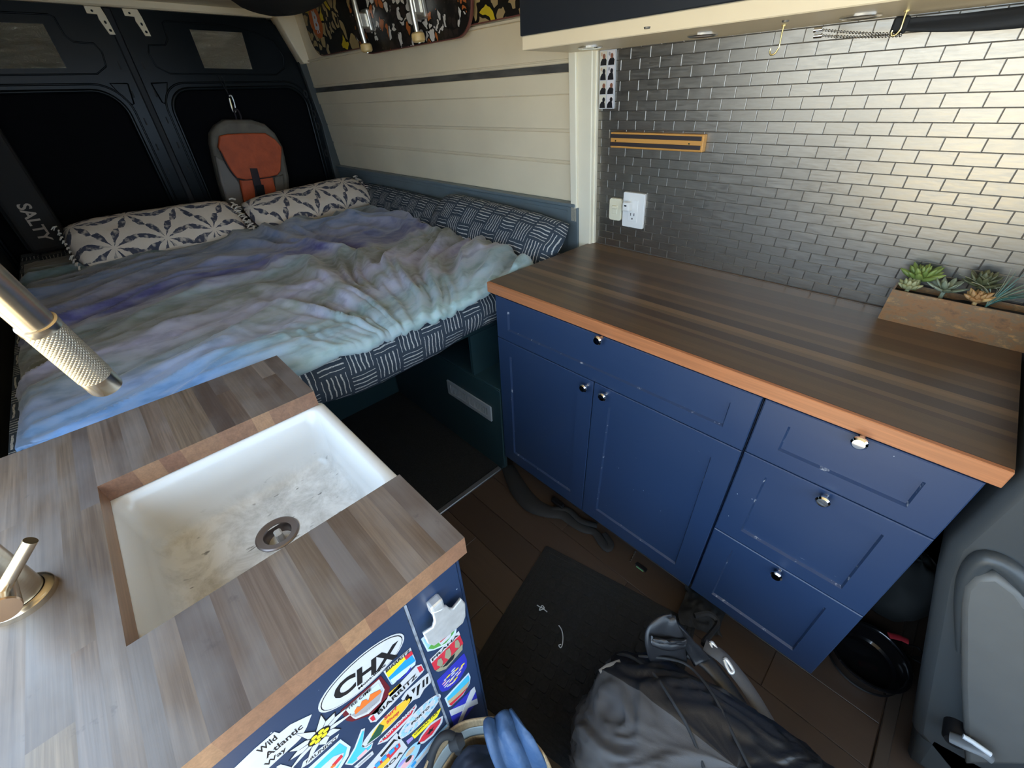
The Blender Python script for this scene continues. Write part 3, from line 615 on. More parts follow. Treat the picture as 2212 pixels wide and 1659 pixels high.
for x in (0.182, 0.196): box('slot_shade', x - 0.0013, x + 0.0013, -0.0131, -0.012, 1.034, 1.044, MAT['dark'], ou, fn=wmap)  # socket holes as raised bars, their shade put into the dark colour
box('slot_shade', 0.187, 0.191, -0.0131, -0.012, 1.021, 1.027, MAT['dark'], ou, fn=wmap)
for z in (1.003, 1.101): lathe('screw', [(0, -0.0105), (0.003, -0.010), (0.003, -0.008)], MAT['steel'], ou, 8, axis(Vector((0.189, wy(z), z)), (0, 1, TA)))
nl = box('night_light', 0.160, 0.188, -0.040, -0.012, 1.052, 1.084, MAT['whiteplastic'], ou, bev=0.005, seg=2, fn=wmap)
box('sensor', 0.170, 0.179, -0.0412, -0.0395, 1.070, 1.075, MAT['dark'], nl, fn=wmap)
# photo-booth strips
for k, (x0, x1, lab) in enumerate(((0.0245, 0.0540, 'colour photo booth strip of four small portraits against the white post'), (0.0545, 0.0840, 'black and white photo booth strip of four small portraits beside the coloured strip'))):
    ps = thing('photo_strip', lab, 'photo', (x0, 0.53, 1.44), 'photo booth strips on the tiles')
    box('paper', x0, x1, -0.0062 - 0.0004 * k, -0.0008, 1.366, 1.5215, MAT['sw'], ps, fn=wmap)
    for i in range(4):
        z1 = 1.5190 - i * 0.0382; z0 = z1 - 0.0365; bgc = ('stan', 'syo', 'spb', 'spk')[i] if k == 0 else 'sw'
        fn = lambda p: onwall(p + Vector((0, 0, 0.0066 + 0.0004 * k)))
        fr = shape('frame_print', [[(x0 + 0.002, z0), (x1 - 0.002, z0), (x1 - 0.002, z1), (x0 + 0.002, z1)]], 0.0003, plain('print_back', (0.66, 0.62, 0.52) if k == 0 else (0.72, 0.68, 0.68), 0.4), ps, fn)
        fn2 = lambda p: onwall(p + Vector((0, 0, 0.0070 + 0.0004 * k)))
        shape('figure_print', [[(x0 + 0.003, z0 + 0.0005), (x1 - 0.004, z0 + 0.0005), (x1 - 0.003 - 0.003 * (i % 2), z0 + 0.014), (x1 - 0.009, z0 + 0.020), (x0 + 0.010, z0 + 0.018), (x0 + 0.004, z0 + 0.010)]], 0.0003, MAT['sk'], fr, fn2)
        shape('head_print', [ell(x0 + 0.0165 + 0.001 * i, z0 + 0.0235, 0.0055, 0.0068, 12)], 0.0003, MAT['sk'] if i % 2 else MAT['sbr'], fr, lambda p: onwall(p + Vector((0, 0, 0.0073 + 0.0004 * k))))
        if i < 2: shape('head_print', [ell(x0 + 0.0075, z0 + 0.0290, 0.0036, 0.0050, 12)], 0.0003, MAT['skin'] if k == 0 else MAT['sgr'], fr, lambda p: onwall(p + Vector((0, 0, 0.0073 + 0.0004 * k))))

# ---------------------------------------------------------------- overhead cabinet and shelf
oc = thing('overhead_cabinet', 'dark navy overhead cabinet above the steel tiles', 'cabinet', (0.75, 0.4, 1.555))
SF, SZ, SX0 = 0.262, 1.5225, -0.069
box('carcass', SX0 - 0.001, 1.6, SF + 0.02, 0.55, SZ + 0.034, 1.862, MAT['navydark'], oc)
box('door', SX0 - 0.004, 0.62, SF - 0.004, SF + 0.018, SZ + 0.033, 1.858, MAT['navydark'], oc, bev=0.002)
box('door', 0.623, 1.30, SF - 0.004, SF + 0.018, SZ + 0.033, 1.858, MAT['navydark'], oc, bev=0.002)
sh = thing('under_cabinet_shelf', 'cream board with recessed lamps under the overhead cabinet', 'shelf', (0.75, 0.4, 1.52))
box('board', SX0, 1.6, SF, 0.545, SZ, SZ + 0.033, MAT['cream'], sh, bev=0.002)
for px, py in ((1275, 101), (1518, 74), (1860, 33)):
    q = zp(px, py, SZ); M = axis(Vector((q.x, q.y, SZ)), (0, 0, -1))
    pk = lathe('puck_light', [(0.036, -0.002), (0.036, 0.003), (0.031, 0.005), (0.027, 0.003)], MAT['chrome'], sh, 28, M)
    lathe('lens', [(0.027, 0.003), (0.012, 0.0036), (0, 0.0038)], MAT['whiteplastic'], pk, 24, M)
for px, py in ((1398, 58), (1697, 44)):
    q = zp(px, py, SZ); lathe('screw_cap', [(0.007, 0), (0.006, 0.003), (0, 0.0035)], MAT['metalgrey'], sh, 12, axis(Vector((q.x, q.y, SZ)), (0, 0, -1)))
def hook(px, py, lab, sc=1.0):
    q = yp(px, py, 0.43); t = thing('cup_hook', lab, 'hook', (q.x, 0.43, SZ), 'brass cup hooks under the shelf')
    P_ = [(0, 0.004), (0, -0.012), (0.001, -0.028), (0.001, -0.040), (-0.004, -0.050), (-0.012, -0.052), (-0.016, -0.046), (-0.016, -0.040)]
    tube('wire', [Vector((q.x + a * sc, 0.43, SZ + b * sc)) for a, b in P_], 0.0018, MAT['brass'], t, n=8)
    lathe('collar', [(0.005, 0), (0.005, 0.0025), (0, 0.003)], MAT['brass'], t, 12, axis(Vector((q.x, 0.43, SZ)), (0, 0, -1)))
hook(1690, 68, 'brass cup hook hanging empty under the cream shelf', 1.0)
hook(1945, 60, 'brass cup hook holding the chain beside the black strap', 0.72)
bc = thing('bracelet_chain', 'steel chain with barrel ends hung along the shelf edge', 'chain', (0.72, 0.43, 1.5))
for s_ in (0, 1):
    a = yp(1772, 64 + 13 * s_, 0.44); b = yp(1945, 73 + 4 * s_, 0.44); bmc = bmesh.new()
    for k in range(26):
        p = a.lerp(b, k / 25) + Vector((0, 0, -0.002 * math.sin(PI * k / 25))); alathe(bmc, [(0, -0.0026), (0.0022, -0.0015), (0.0026, 0), (0.0022, 0.0015), (0, 0.0026)], 6, Matrix.Translation(p))
    bobj('chain_row', bmc, plain('dark_steel', (0.35, 0.33, 0.3), 0.3, 1.0), bc, True)
    tube('barrel_end', [a + Vector((-0.012, 0, 0)), a + Vector((0.004, 0, 0))], 0.0045, MAT['chrome'], bc)
bs = thing('hanging_strap', 'wide black strap hung under the shelf over the tiles', 'strap', (1.0, 0.44, 1.5))
def strapf(u, v):
    x = lerp(0.795, 1.35, u); zt = 1.513 - 0.004 * math.sin(u * 5); h = lerp(0.020, 0.040, u) * (1 + 0.15 * math.sin(u * 9)); zz = zt - v * h
    return Vector((x, 0.45 + 0.006 * math.sin(v * 4 + u * 6) - 0.01 * u, zz))
grid('strap', 40, 6, strapf, MAT['blackfabric'], bs, solid=0.004)
box('strap_loop', 0.790, 0.815, 0.440, 0.462, 1.488, 1.516, MAT['blackfabric'], bs, bev=0.004)

# planter and succulents -----------------------------------------------------
PX0, PX1, PY0, PY1 = 0.988, 1.262, 0.500, 0.566; PZ = 0.9003
pt = thing('planter_box', 'weathered copper coloured trough planter on the dark worktop', 'planter', (1.12, 0.54, PZ))
bmp = bmesh.new(); PH = 0.080
for a in ((PX0, PX1, PY0, PY0 + 0.004, PZ, PZ + PH), (PX0, PX1, PY1 - 0.004, PY1, PZ, PZ + PH), (PX0, PX0 + 0.004, PY0 + 0.004, PY1 - 0.004, PZ, PZ + PH), (PX1 - 0.004, PX1, PY0 + 0.004, PY1 - 0.004, PZ, PZ + PH), (PX0 + 0.004, PX1 - 0.004, PY0 + 0.004, PY1 - 0.004, PZ, PZ + 0.006)): abox(bmp, *a)
bobj('trough', bmp, MAT['copper'], pt)
grid('soil', 30, 8, lambda u, v: Vector((lerp(PX0 + 0.003, PX1 - 0.003, u), lerp(PY0 + 0.003, PY1 - 0.003, v), PZ + 0.066 + 0.006 * mnoise.noise(Vector((u * 9, v * 4, 2))))), MAT['soil'], pt)
def leafmesh(l, w, th, tip):
    bm = bmesh.new(); rings = []; n = 7
    for i in range(n):
        t = i / (n - 1); ww = w * math.sin(PI * min(1, t * 0.86 + 0.10)) ** 0.7 * (1 if t < 0.98 else tip); rings.append([bm.verts.new((ww * math.cos(a), th * math.sin(a) * (ww / w) + 0.22 * l * t * t, l * t)) for a in [2 * PI * k / 6 for k in range(6)]])
    for a, b in zip(rings[:-1], rings[1:]):
        for k in range(6): bm.faces.new((a[k], a[(k + 1) % 6], b[(k + 1) % 6], b[k]))
    bm.faces.new(rings[0][::-1]); bm.faces.new(rings[-1]); bmesh.ops.recalc_face_normals(bm, faces=bm.faces)
    me = bpy.data.meshes.new('leaf'); bm.to_mesh(me); bm.free()
    for p in me.polygons: p.use_smooth = True
    return me
def succulent(name, lab, c, mat, rings, l, w, th, grp='succulents in the copper planter', tip=0.3):
    t = thing(name, lab, 'plant', c, grp); me = leafmesh(l, w, th, tip); me.materials.append(mat); C_ = Vector(c)
    for r, (n, tilt, sc) in enumerate(rings):
        for k in range(n):
            a = 2 * PI * (k + 0.5 * (r % 2) + 0.13 * r) / n + random.uniform(-0.1, 0.1)
            m = Matrix.Translation(C_) @ Matrix.Rotation(a, 4, 'Z') @ Matrix.Rotation(math.radians(tilt + random.uniform(-5, 5)), 4, 'X') @ Matrix.Rotation(0, 4, 'Z') @ Matrix.Scale(sc * random.uniform(0.9, 1.1), 4)
            o = bpy.data.objects.new('leaf', me); COL.objects.link(o); o.parent = t; o.matrix_parent_inverse = t.matrix_basis.inverted(); o.matrix_basis = m
    lathe('stem', [(0.004, -0.03), (0.0045, 0.0), (0.003, 0.006), (0, 0.007)], mat, t, 8, Matrix.Translation(C_))
    return t
def leafc(n, a, b):
    t = NT(n); oi = t.n('ObjectInfo').outputs['Random']; z = t.noise(t.coord('Object', (60, 60, 60)), 1.0, 2); t.col(t.mix(t.math('ADD', t.math('MULTIPLY', oi, 0.6), t.math('MULTIPLY', z, 0.4)), a, b)); t.set(Roughness=0.45); return t.m
ZS = PZ + 0.080
RG = [(5, 8, 0.55), (7, 30, 0.8), (9, 55, 1.0), (9, 78, 1.05)]
def pc3(px, py, y): q = yp(px, py, y); return (q.x, q.y, q.z)
succulent('succulent', 'bright green plump-leaved succulent at the planter end', pc3(1988, 602, 0.545), leafc('leaf_green', (0.10, 0.16, 0.03), (0.30, 0.38, 0.10)), RG, 0.042, 0.0080, 0.0062)
succulent('succulent', 'pale tipped beaded succulent at the corner of the planter', pc3(1962, 622, 0.519), leafc('leaf_pale', (0.22, 0.24, 0.10), (0.46, 0.45, 0.25)), [(5, 15, 0.7), (8, 45, 1.0), (9, 75, 1.0)], 0.027, 0.0062, 0.0055)
succulent('succulent', 'pale grey-green open rosette with long spreading leaves', pc3(2040, 628, 0.532), leafc('leaf_grey', (0.16, 0.19, 0.11), (0.40, 0.44, 0.33)), [(4, 20, 0.5), (6, 55, 0.8), (8, 80, 1.0)], 0.042, 0.0085, 0.0035)
succulent('succulent', 'dark olive rosette succulent with many layered leaves', pc3(2118, 618, 0.540), leafc('leaf_olive', (0.05, 0.06, 0.025), (0.18, 0.18, 0.09)), [(6, 10, 0.7), (9, 35, 0.9), (10, 60, 1.0), (10, 85, 1.0)], 0.040, 0.0080, 0.0038)
succulent('succulent', 'small orange-tinged succulent hanging over the planter rim', pc3(2110, 648, 0.514), leafc('leaf_orange', (0.40, 0.20, 0.08), (0.60, 0.40, 0.16)), [(5, 20, 0.7), (8, 55, 1.0), (8, 80, 1.0)], 0.028, 0.0065, 0.0052)
ap = thing('air_plant', 'blue-green spiky plant with long curling pale blades', 'plant', (1.158, 0.535, ZS - 0.006))
for k in range(34):
    a = random.uniform(0, 2 * PI); l = random.uniform(0.055, 0.115); lean = random.uniform(0.15, 0.95); bl_ = k > 16
    pts = []
    for i in range(7):
        t = i / 6; r = l * lean * (t ** 1.5) * (1.0 if not bl_ else 1.2); h = l * (t - (0.55 * lean * t * t)); pts.append(Vector((1.158 + 0.25 * t * l + r * math.cos(a), 0.532 + 0.6 * r * math.sin(a) - 0.01 * t, ZS - 0.008 + h)))
    tube('blade', pts, [(0.0036 if not bl_ else 0.002) * (1 - 0.85 * i / 6) + 0.0004 for i in range(7)], MAT.setdefault('ap1', leafc('blade_teal', (0.05, 0.16, 0.13), (0.16, 0.33, 0.28))) if not bl_ else MAT.setdefault('ap2', leafc('blade_pale', (0.22, 0.25, 0.15), (0.45, 0.46, 0.32))), ap, n=5, flat=0.4)

# ================================================================ BED
bp = thing('bed_platform', 'dark bed platform on a teal storage box under the mattress', 'bed', (-1.1, -0.3, 0))
box('platform_board', -2.2, -0.13, -1.20, 0.55, 0.645, 0.685, MAT['teal'], bp)
shape('side_panel', [[(-0.87, 0.006), (0.018, 0.006), (0.018, 0.452), (-0.87, 0.452)], [(-0.318, 0.280), (-0.045, 0.280), (-0.045, 0.333), (-0.318, 0.333)]], 0.016, MAT['teal'], bp, lambda p: Vector((p[0], 0.008 - p[2], p[1])))
box('box_lid', -0.87, 0.030, 0.0, 0.56, 0.452, 0.462, MAT['teal'], bp, bev=0.002)
box('front_edge', 0.006, 0.030, 0.0, 0.020, 0.0, 0.452, MAT['teal'], bp, bev=0.002)
box('cross_panel', -0.90, -0.90 + 0.018, -0.70, 0.56, 0.004, 0.645, MAT['teal'], bp)
box('side_panel', -0.87, -0.02, -0.72, -0.702, 0.0, 0.645, MAT['teal'], bp)
box('bulkhead', -0.14, -0.125, 0.0, 0.56, 0.462, 0.645, MAT['teal'], bp)
vg = thing('air_vent', 'grey metal register vent screwed to the teal under-bed panel', 'vent', (-0.18, 0.0, 0.31))
VX0, VX1, VZ0, VZ1 = -0.333, -0.030, 0.268, 0.345
vfn = lambda p: Vector((p[0], -p[2], p[1]))
gv = MAT['ventm']
shape('frame', [rrect(VX0, VX1, VZ0, VZ1, 0.003), rrect(VX0 + 0.022, (VX0 + VX1) / 2 - 0.006, VZ0 + 0.016, VZ1 - 0.016, 0.001), rrect((VX0 + VX1) / 2 + 0.006, VX1 - 0.022, VZ0 + 0.016, VZ1 - 0.016, 0.001)], 0.005, gv, vg, lambda p: vfn(p + Vector((0, 0, 0.003))), bev=0.001)
for h in (0, 1):
    a = VX0 + 0.024 if h == 0 else (VX0 + VX1) / 2 + 0.008; b = (VX0 + VX1) / 2 - 0.008 if h == 0 else VX1 - 0.024
    for k in range(11):
        x = lerp(a, b, (k + 0.5) / 11); box('slat', x - 0.0022, x + 0.0022, -0.0045, 0.0, VZ0 + 0.014, VZ1 - 0.014, gv, vg)
for x in (VX0 + 0.010, VX1 - 0.010): lathe('screw', [(0, -0.0065), (0.003, -0.006), (0.003, -0.004)], MAT['dark'], vg, 8, axis(Vector((x, 0, (VZ0 + VZ1) / 2)), (0, 1, 0)))

SAG = [(-1.2, 0.70), (-0.61, 0.696), (-0.514, 0.675), (-0.433, 0.673), (-0.32, 0.677), (-0.202, 0.682), (-0.062, 0.705), (0.052, 0.706), (0.6, 0.705)]
def matt():
    n = 60; ys_ = [lerp(-1.195, 0.53, k / (n - 1)) for k in range(n)]; V = []; UVs = []
    for y in ys_:
        sb = interp(SAG, y); w = 0.006 * mnoise.noise(Vector((y * 9, 1.3, 0))); e = -0.025 * max(0, (-y - 0.62)) / 0.5
        prof = [(-2.2, 0.845), (-1.5, 0.845), (-0.8, 0.845), (-0.3, 0.845), (-0.10, 0.843), (-0.065, 0.836), (-0.045, 0.822), (-0.034 + w, 0.80), (-0.030 + w, 0.77), (-0.031 - w, 0.74), (-0.036 + w, sb + 0.03), (-0.046, sb + 0.008), (-0.065, sb), (-0.10, sb + 0.003), (-0.125, 0.687), (-1.2, 0.686), (-2.2, 0.686)]
        acc = 0; last = None
        for x, z in prof:
            if last: acc += math.hypot(x - last[0], z - last[1])
            last = (x, z); V.append((x + (e if x > -0.2 else 0), y, z)); UVs.append((y, acc))
    m = 17; F_ = []
    for j in range(n - 1):
        for i in range(m): F_.append((j * m + i, j * m + (i + 1) % m, (j + 1) * m + (i + 1) % m, (j + 1) * m + i))
    F_.append(tuple(range(m))[::-1]); F_.append(tuple((n - 1) * m + i for i in range(m)))
    me = bpy.data.meshes.new('mattress'); me.from_pydata(V, [], F_); ul = me.uv_layers.new(name='UVMap')
    for p in me.polygons:
        for li, vi in zip(p.loop_indices, p.vertices): ul.data[li].uv = UVs[vi]
    bm = bmesh.new(); bm.from_mesh(me); bmesh.ops.recalc_face_normals(bm, faces=bm.faces); bm.to_mesh(me); bm.free()
    o = mobj('mattress', me, MAT['dash'], None, True); me.set_sharp_from_angle(angle=1.0); return o
tag(matt(), 'mattress in a navy sheet printed with white dash blocks', 'mattress')

YR = [(-1.95, 0.46), (-1.6, 0.43), (-1.2, 0.415), (-0.66, 0.37), (-0.3, 0.33), (-0.1, 0.285), (0.05, 0.26)]
XFT = [(-1.2, -0.165), (-0.95, -0.10), (-0.66, -0.032), (-0.58, -0.028), (-0.5, -0.030), (-0.38, -0.020), (-0.27, -0.028), (-0.10, -0.022), (0.05, -0.018), (0.3, -0.03)]
def ridge(n): return (1 - min(1.0, abs(n) * 2.4)) ** 1.4
def fold(x, y):
    """draped cloth: folds that fan out from the foot end, softer creases along the bed's left side"""
    cx, cy = 0.16, -0.34; dx, dy = x - cx, y - cy; r = math.hypot(dx, dy); a = math.atan2(dy, -dx)
    n0 = mnoise.noise(Vector((x * 2.0, y * 2.0, 5))); n3 = mnoise.noise(Vector((x * 5.5, y * 5.5, 15)))
    fan = 0.5 + 0.5 * math.tanh((y + 0.52) * 5)                      # 0 on the left, 1 on the right
    A = a + 0.22 * n0 + 0.05 * n3
    h = fan * min(1, r * 1.6) * (0.045 * ridge(mnoise.noise(Vector((A * 4.6, r * 1.3, 1)))) + 0.028 * ridge(mnoise.noise(Vector((A * 9.0 + 7, r * 2.2, 4)))) + 0.004 * ridge(mnoise.noise(Vector((A * 19, r * 4.5, 8)))))
    X = x + 0.10 * n0 + 0.22 * (y + 0.5) + 0.02 * n3
    h += (1 - fan * 0.75) * (0.024 * ridge(mnoise.noise(Vector((X * 5.0, y * 1.5, 21)))) + 0.016 * ridge(mnoise.noise(Vector((X * 11, y * 2.4, 25)))) + 0.003 * ridge(mnoise.noise(Vector((X * 24, y * 5, 28)))))
    p = x * 0.86 + y * 0.5; s = -x * 0.5 + y * 0.86
    h += 0.010 * fan * ridge(mnoise.noise(Vector((p * 5, s * 2.2, 31)))) * max(0, 0.5 + mnoise.noise(Vector((x * 2.5, y * 2.5, 40))))
    return h + 0.009 * n0 + 0.0012 * mnoise.noise(Vector((x * 26, y * 22, 4)))
def blf(u, v):
    y0 = lerp(-1.19, 0.40, u); xf = interp(XFT, y0) + 0.008 * mnoise.noise(Vector((y0 * 14, 3, 1)))
    T = 1.03 * v; x = lerp(-1.92, xf, min(1, T))
    yr = interp(YR, x) + 0.02 * mnoise.noise(Vector((x * 6, 8, 2))); yl = -1.19 + 0.012 * mnoise.noise(Vector((x * 5, 2, 2)))
    y = lerp(yl, yr, u)
    z = 0.853 + max(-0.003, fold(x, y) * min(1, (x + 2.0) * 2.5) - 0.004)
    if x > -0.10: z -= 0.35 * (x + 0.10) * 0.5
    if T > 1: d = (T - 1) / 0.03; z -= 0.024 * d; x += 0.010 * math.sin(d * 2.2)
    e = min(1, min(u, 1 - u) / 0.018); z -= 0.016 * (1 - e)
    if u < 0.03: z -= 0.03 * (1 - u / 0.03)
    return Vector((x, y, max(z, 0.8475) if x < -0.09 and u > 0.01 else z))
tag(grid('blanket', 300, 280, blf, MAT['blanket'], None, True, solid=0.006), 'crumpled tie-dye blanket in blue, lavender and green on the bed', 'blanket')

def pillow(name, lab, cat, C_, ax, wd, L, Wd, T, mats, grp=None, pin=0.72, seed=0, uvo=(0, 0), parent=None):
    """ax: length direction, wd: width direction; thickness along ax x wd"""
    ax = Vector(ax).normalized(); wd = Vector(wd); wd = (wd - ax * wd.dot(ax)).normalized(); nn = ax.cross(wd); n = 40; m = 22
    bm = bmesh.new(); ul = bm.loops.layers.uv.new('UVMap'); grids = []
    for sgn in (1, -1):
        G = []
        for j in range(m):
            row = []
            for i in range(n):
                s = 2 * i / (n - 1) - 1; t = 2 * j / (m - 1) - 1
                k = (1 - abs(s) ** 5) * (1 - abs(t) ** 2.6); h = max(0, k) ** pin
                xx = s * L / 2 * (1 - 0.05 * (1 - abs(t)) * 0 - 0.06 * t * t * abs(s) ** 3); yy = t * Wd / 2 * (1 - 0.10 * abs(s) ** 4)
                w = 0.007 * mnoise.noise(Vector((s * 4 + seed, t * 3, sgn))) + 0.003 * mnoise.noise(Vector((s * 12 + seed, t * 9, sgn)))
                row.append((bm.verts.new(Vector(C_) + ax * xx + wd * yy + nn * (sgn * (h * T / 2) + w * h)), (xx + uvo[0], yy + uvo[1])))
            G.append(row)
        for j in range(m - 1):
            for i in range(n - 1):
                q = [G[j][i], G[j][i + 1], G[j + 1][i + 1], G[j + 1][i]]
                if sgn < 0: q = q[::-1]
                f = bm.faces.new([a[0] for a in q]); f.material_index = 0 if sgn > 0 else (1 if len(mats) > 1 else 0); f.smooth = True
                for lo, a in zip(f.loops, q): lo[ul].uv = a[1]
    bmesh.ops.remove_doubles(bm, verts=bm.verts, dist=0.0006); bmesh.ops.recalc_face_normals(bm, faces=bm.faces)
    me = bpy.data.meshes.new(name); bm.to_mesh(me); bm.free()
    for m_ in mats: me.materials.append(m_)
    return mobj(name, me, None, parent)
def fringe(parent, p0, p1, out, n=13, seed=1):
    rnd = random.Random(seed); bm = bmesh.new(); p0, p1, out = Vector(p0), Vector(p1), Vector(out)
    for k in range(n):
        b = p0.lerp(p1, k / (n - 1)); d = (out + Vector((rnd.uniform(-.4, .4), rnd.uniform(-.4, .4), rnd.uniform(-.5, .3))) * out.length)
        for q in range(2):
            e = d + Vector((rnd.uniform(-.3, .3), rnd.uniform(-.3, .3), rnd.uniform(-.3, .3))) * out.length
            atube(bm, [b, b + e * 0.5 + Vector((0, 0, 0.003)), b + e + Vector((0, 0, -0.004))], [0.0035, 0.003, 0.0022], 5)
    o = bobj('fringe', bm, MAT['creamcloth'], parent, True); o['kind'] = 'stuff'; return o
WD = Vector((-0.82, 0, 0.60))
pa = thing('lumbar_pillow', 'long cream pillow with star print and frayed ends beside the bare mattress corner', 'pillow', (-1.6, -0.66, 0.86), 'star print pillows at the head of the bed')
pillow('cushion', '', '', (-1.600, -0.645, 0.945), (0, 1, 0), WD, 0.69, 0.25, 0.130, [MAT['shibori'], MAT['creamcloth']], None, 0.6, 1, parent=pa)
fringe(pa, (-1.50, -0.985, 0.885), (-1.69, -0.985, 1.02), (0, -0.014, -0.004), 12, 2)
fringe(pa, (-1.50, -0.305, 0.885), (-1.69, -0.305, 1.02), (0.006, 0.026, -0.006), 12, 3)
band = pillow('hem_band', '', '', (-1.520, -0.645, 0.888), (0, 1, 0), (-0.5, 0, 0.86), 0.66, 0.055, 0.045, [MAT['creamcloth']], None, 0.6, 4, parent=pa)
pb_ = thing('lumbar_pillow', 'long cream pillow with star print and a frayed end below the orange backpack', 'pillow', (-1.58, 0.1, 0.86), 'star print pillows at the head of the bed')
AXR = Vector((-0.215, 0.975, 0.02))
pillow('cushion', '', '', (-1.625, 0.105, 0.944), AXR, WD + Vector((0, -0.18, 0)), 0.77, 0.245, 0.125, [MAT['shibori'], MAT['creamcloth']], None, 0.6, 7, uvo=(0.06, 0.03), parent=pb_)
pillow('hem_band', '', '', (-1.548, 0.105, 0.888), AXR, (-0.5, -0.11, 0.86), 0.74, 0.055, 0.045, [MAT['creamcloth']], None, 0.6, 5, parent=pb_)
fringe(pb_, (-1.60, 0.485, 0.885), (-1.80, 0.455, 1.02), (-0.006, 0.032, 0.002), 14, 5)
fringe(pb_, (-1.445, -0.265, 0.882), (-1.63, -0.30, 1.0), (0.008, -0.024, -0.006), 10, 6)
UPW = Vector((0, 0.62, 0.78))
pc = pillow('bolster_pillow', '', '', (-1.32, 0.475, 0.900), (-1, 0.06, 0), UPW, 1.16, 0.19, 0.10, [MAT['dash']], None, 0.6, 11)
tag(pc, 'dark navy dash-print pillow lying between the wall board and the star pillow', 'pillow', 'navy pillows along the wall')
pd_ = pillow('bolster_pillow', '', '', (-0.455, 0.425, 0.922), (-1, 0.02, 0.03), Vector((0, 0.72, 0.70)), 0.86, 0.235, 0.125, [MAT['dash']], None, 0.6, 14, uvo=(0.03, 0.01))
tag(pd_, 'navy dash-print pillow against the wall board next to the kitchen worktop', 'pillow', 'navy pillows along the wall')

# ---------------------------------------------------------------- orange backpack on the rear door
XB = XR + 0.13
bk = thing('hanging_backpack', 'orange and grey backpack hanging on the rear door', 'backpack', (XB, 0.03, 0.9))
def bshape(name, pts, depth, x, mat, bev, par=None):
    return shape(name, [pxl(pts, x)], depth, mat, par or bk, lambda p: Vector((x + p[2], p[0], p[1])), bev=bev, smooth=False)
bd = bshape('body', [(487, 267), (540, 267), (566, 275), (585, 292), (600, 318), (607, 350), (613, 380), (616, 425), (612, 465), (520, 465), (500, 450), (488, 425), (478, 390), (468, 345), (461, 312), (461, 292), (470, 278)], 0.05, XB - 0.035, MAT['greynylon'], 0.020)
bshape('flap', [(476, 296), (492, 292), (540, 290), (572, 290), (592, 303), (605, 318), (604, 345), (603, 368), (597, 376), (580, 380), (530, 386), (512, 382), (502, 370), (490, 350), (480, 330), (473, 318)], 0.016, XB + 0.040, MAT['orange'], 0.006)
tube('flap_binding', [(lambda q: Vector((XB + 0.046, q.y, q.z)))(xp(a, b, XB + 0.046)) for a, b in ((476, 325), (488, 352), (502, 374), (514, 385), (532, 388), (582, 382), (600, 375), (604, 350))], 0.005, MAT['darkstrap'], bk, n=6)
bshape('pocket', [(520, 390), (545, 388), (585, 384), (592, 410), (594, 440), (590, 462), (535, 462), (528, 430)], 0.018, XB + 0.020, MAT['orange'], 0.008)
bshape('strap', [(540, 364), (555, 364), (566, 405), (570, 460), (556, 460), (550, 405)], 0.004, XB + 0.056, MAT['darkstrap'], 0.001)
bshape('buckle', [(552, 402), (568, 400), (572, 420), (556, 422)], 0.010, XB + 0.060, MAT['blackplastic'], 0.002)
bshape('side_pocket', [(470, 345), (488, 355), (512, 395), (522, 440), (515, 462), (495, 440), (480, 395)], 0.02, XB + 0.010, plain('light_grey_mesh', (0.20, 0.18, 0.16), 0.7), 0.01)
bshape('side_pocket', [(594, 385), (608, 380), (614, 430), (612, 460), (600, 460)], 0.02, XB + 0.010, MAT['greynylon'], 0.006)
tube('grab_loop', [(lambda q: Vector((XB - 0.03, q.y, q.z)))(xp(a, b, XB - 0.03)) for a, b in ((512, 272), (510, 255), (506, 240), (512, 236), (520, 252), (522, 272))], 0.005, MAT['darkstrap'], bk, n=6)
hk = thing('carabiner', 'small steel carabiner holding the orange backpack', 'carabiner', (XR + 0.05, 0.02, 1.43))
tube('ring', [(lambda q: Vector((XR + 0.05, q.y, q.z)))(xp(a, b, XR + 0.05)) for a, b in ((495, 208), (500, 207), (506, 222), (509, 240), (504, 241), (498, 226), (495, 212))], 0.0035, MAT['steel'], hk, n=8)
tube('gate', [(lambda q: Vector((XR + 0.052, q.y, q.z)))(xp(a, b, XR + 0.052)) for a, b in ((496, 212), (504, 240))], 0.002, MAT['brass'], hk, n=6)

# black board bag with white lettering leaning in the far corner
bb = thing('board_bag', 'black padded board bag with SALTY lettering leaning against the rear door', 'bag', (-2.1, -1.05, 0.85))
box('bag', -2.17, -2.10, -1.150, -0.985, 0.85, 1.80, plain('board_bag_black', (0.013, 0.0115, 0.011), 0.75), bb, bev=0.022, seg=3)
text('lettering', 'SALTY', 0.066, plain('pale_lettering', (0.50, 0.42, 0.35), 0.6), bb, lambda p: Vector((-2.0985 + p[2], p[0], p[1])), ang=-PI / 2, at=(-1.070, 0.992), sx=0.92, bold=0.0015, depth=0.001)
tube('zip', [Vector((-2.135, -1.152, z)) for z in (0.87, 1.2, 1.5, 1.78)], 0.005, MAT['dark'], bb, n=6)
# dark duffel stowed under the ceiling
cbg = grid('ceiling_bag', 28, 18, lambda u, v: Vector((-1.60, 0.21, 1.885)) + Vector((0.36 * math.cos(2 * PI * u) * math.sin(PI * v), 0.22 * math.sin(2 * PI * u) * math.sin(PI * v), 0.115 * math.cos(PI * v))) * (1 + 0.05 * mnoise.noise(Vector((u * 6, v * 6, 3)))), MAT['blackfabric'], None, True, closed_u=True)
tag(cbg, 'black soft bag stowed against the ceiling above the bed', 'bag')

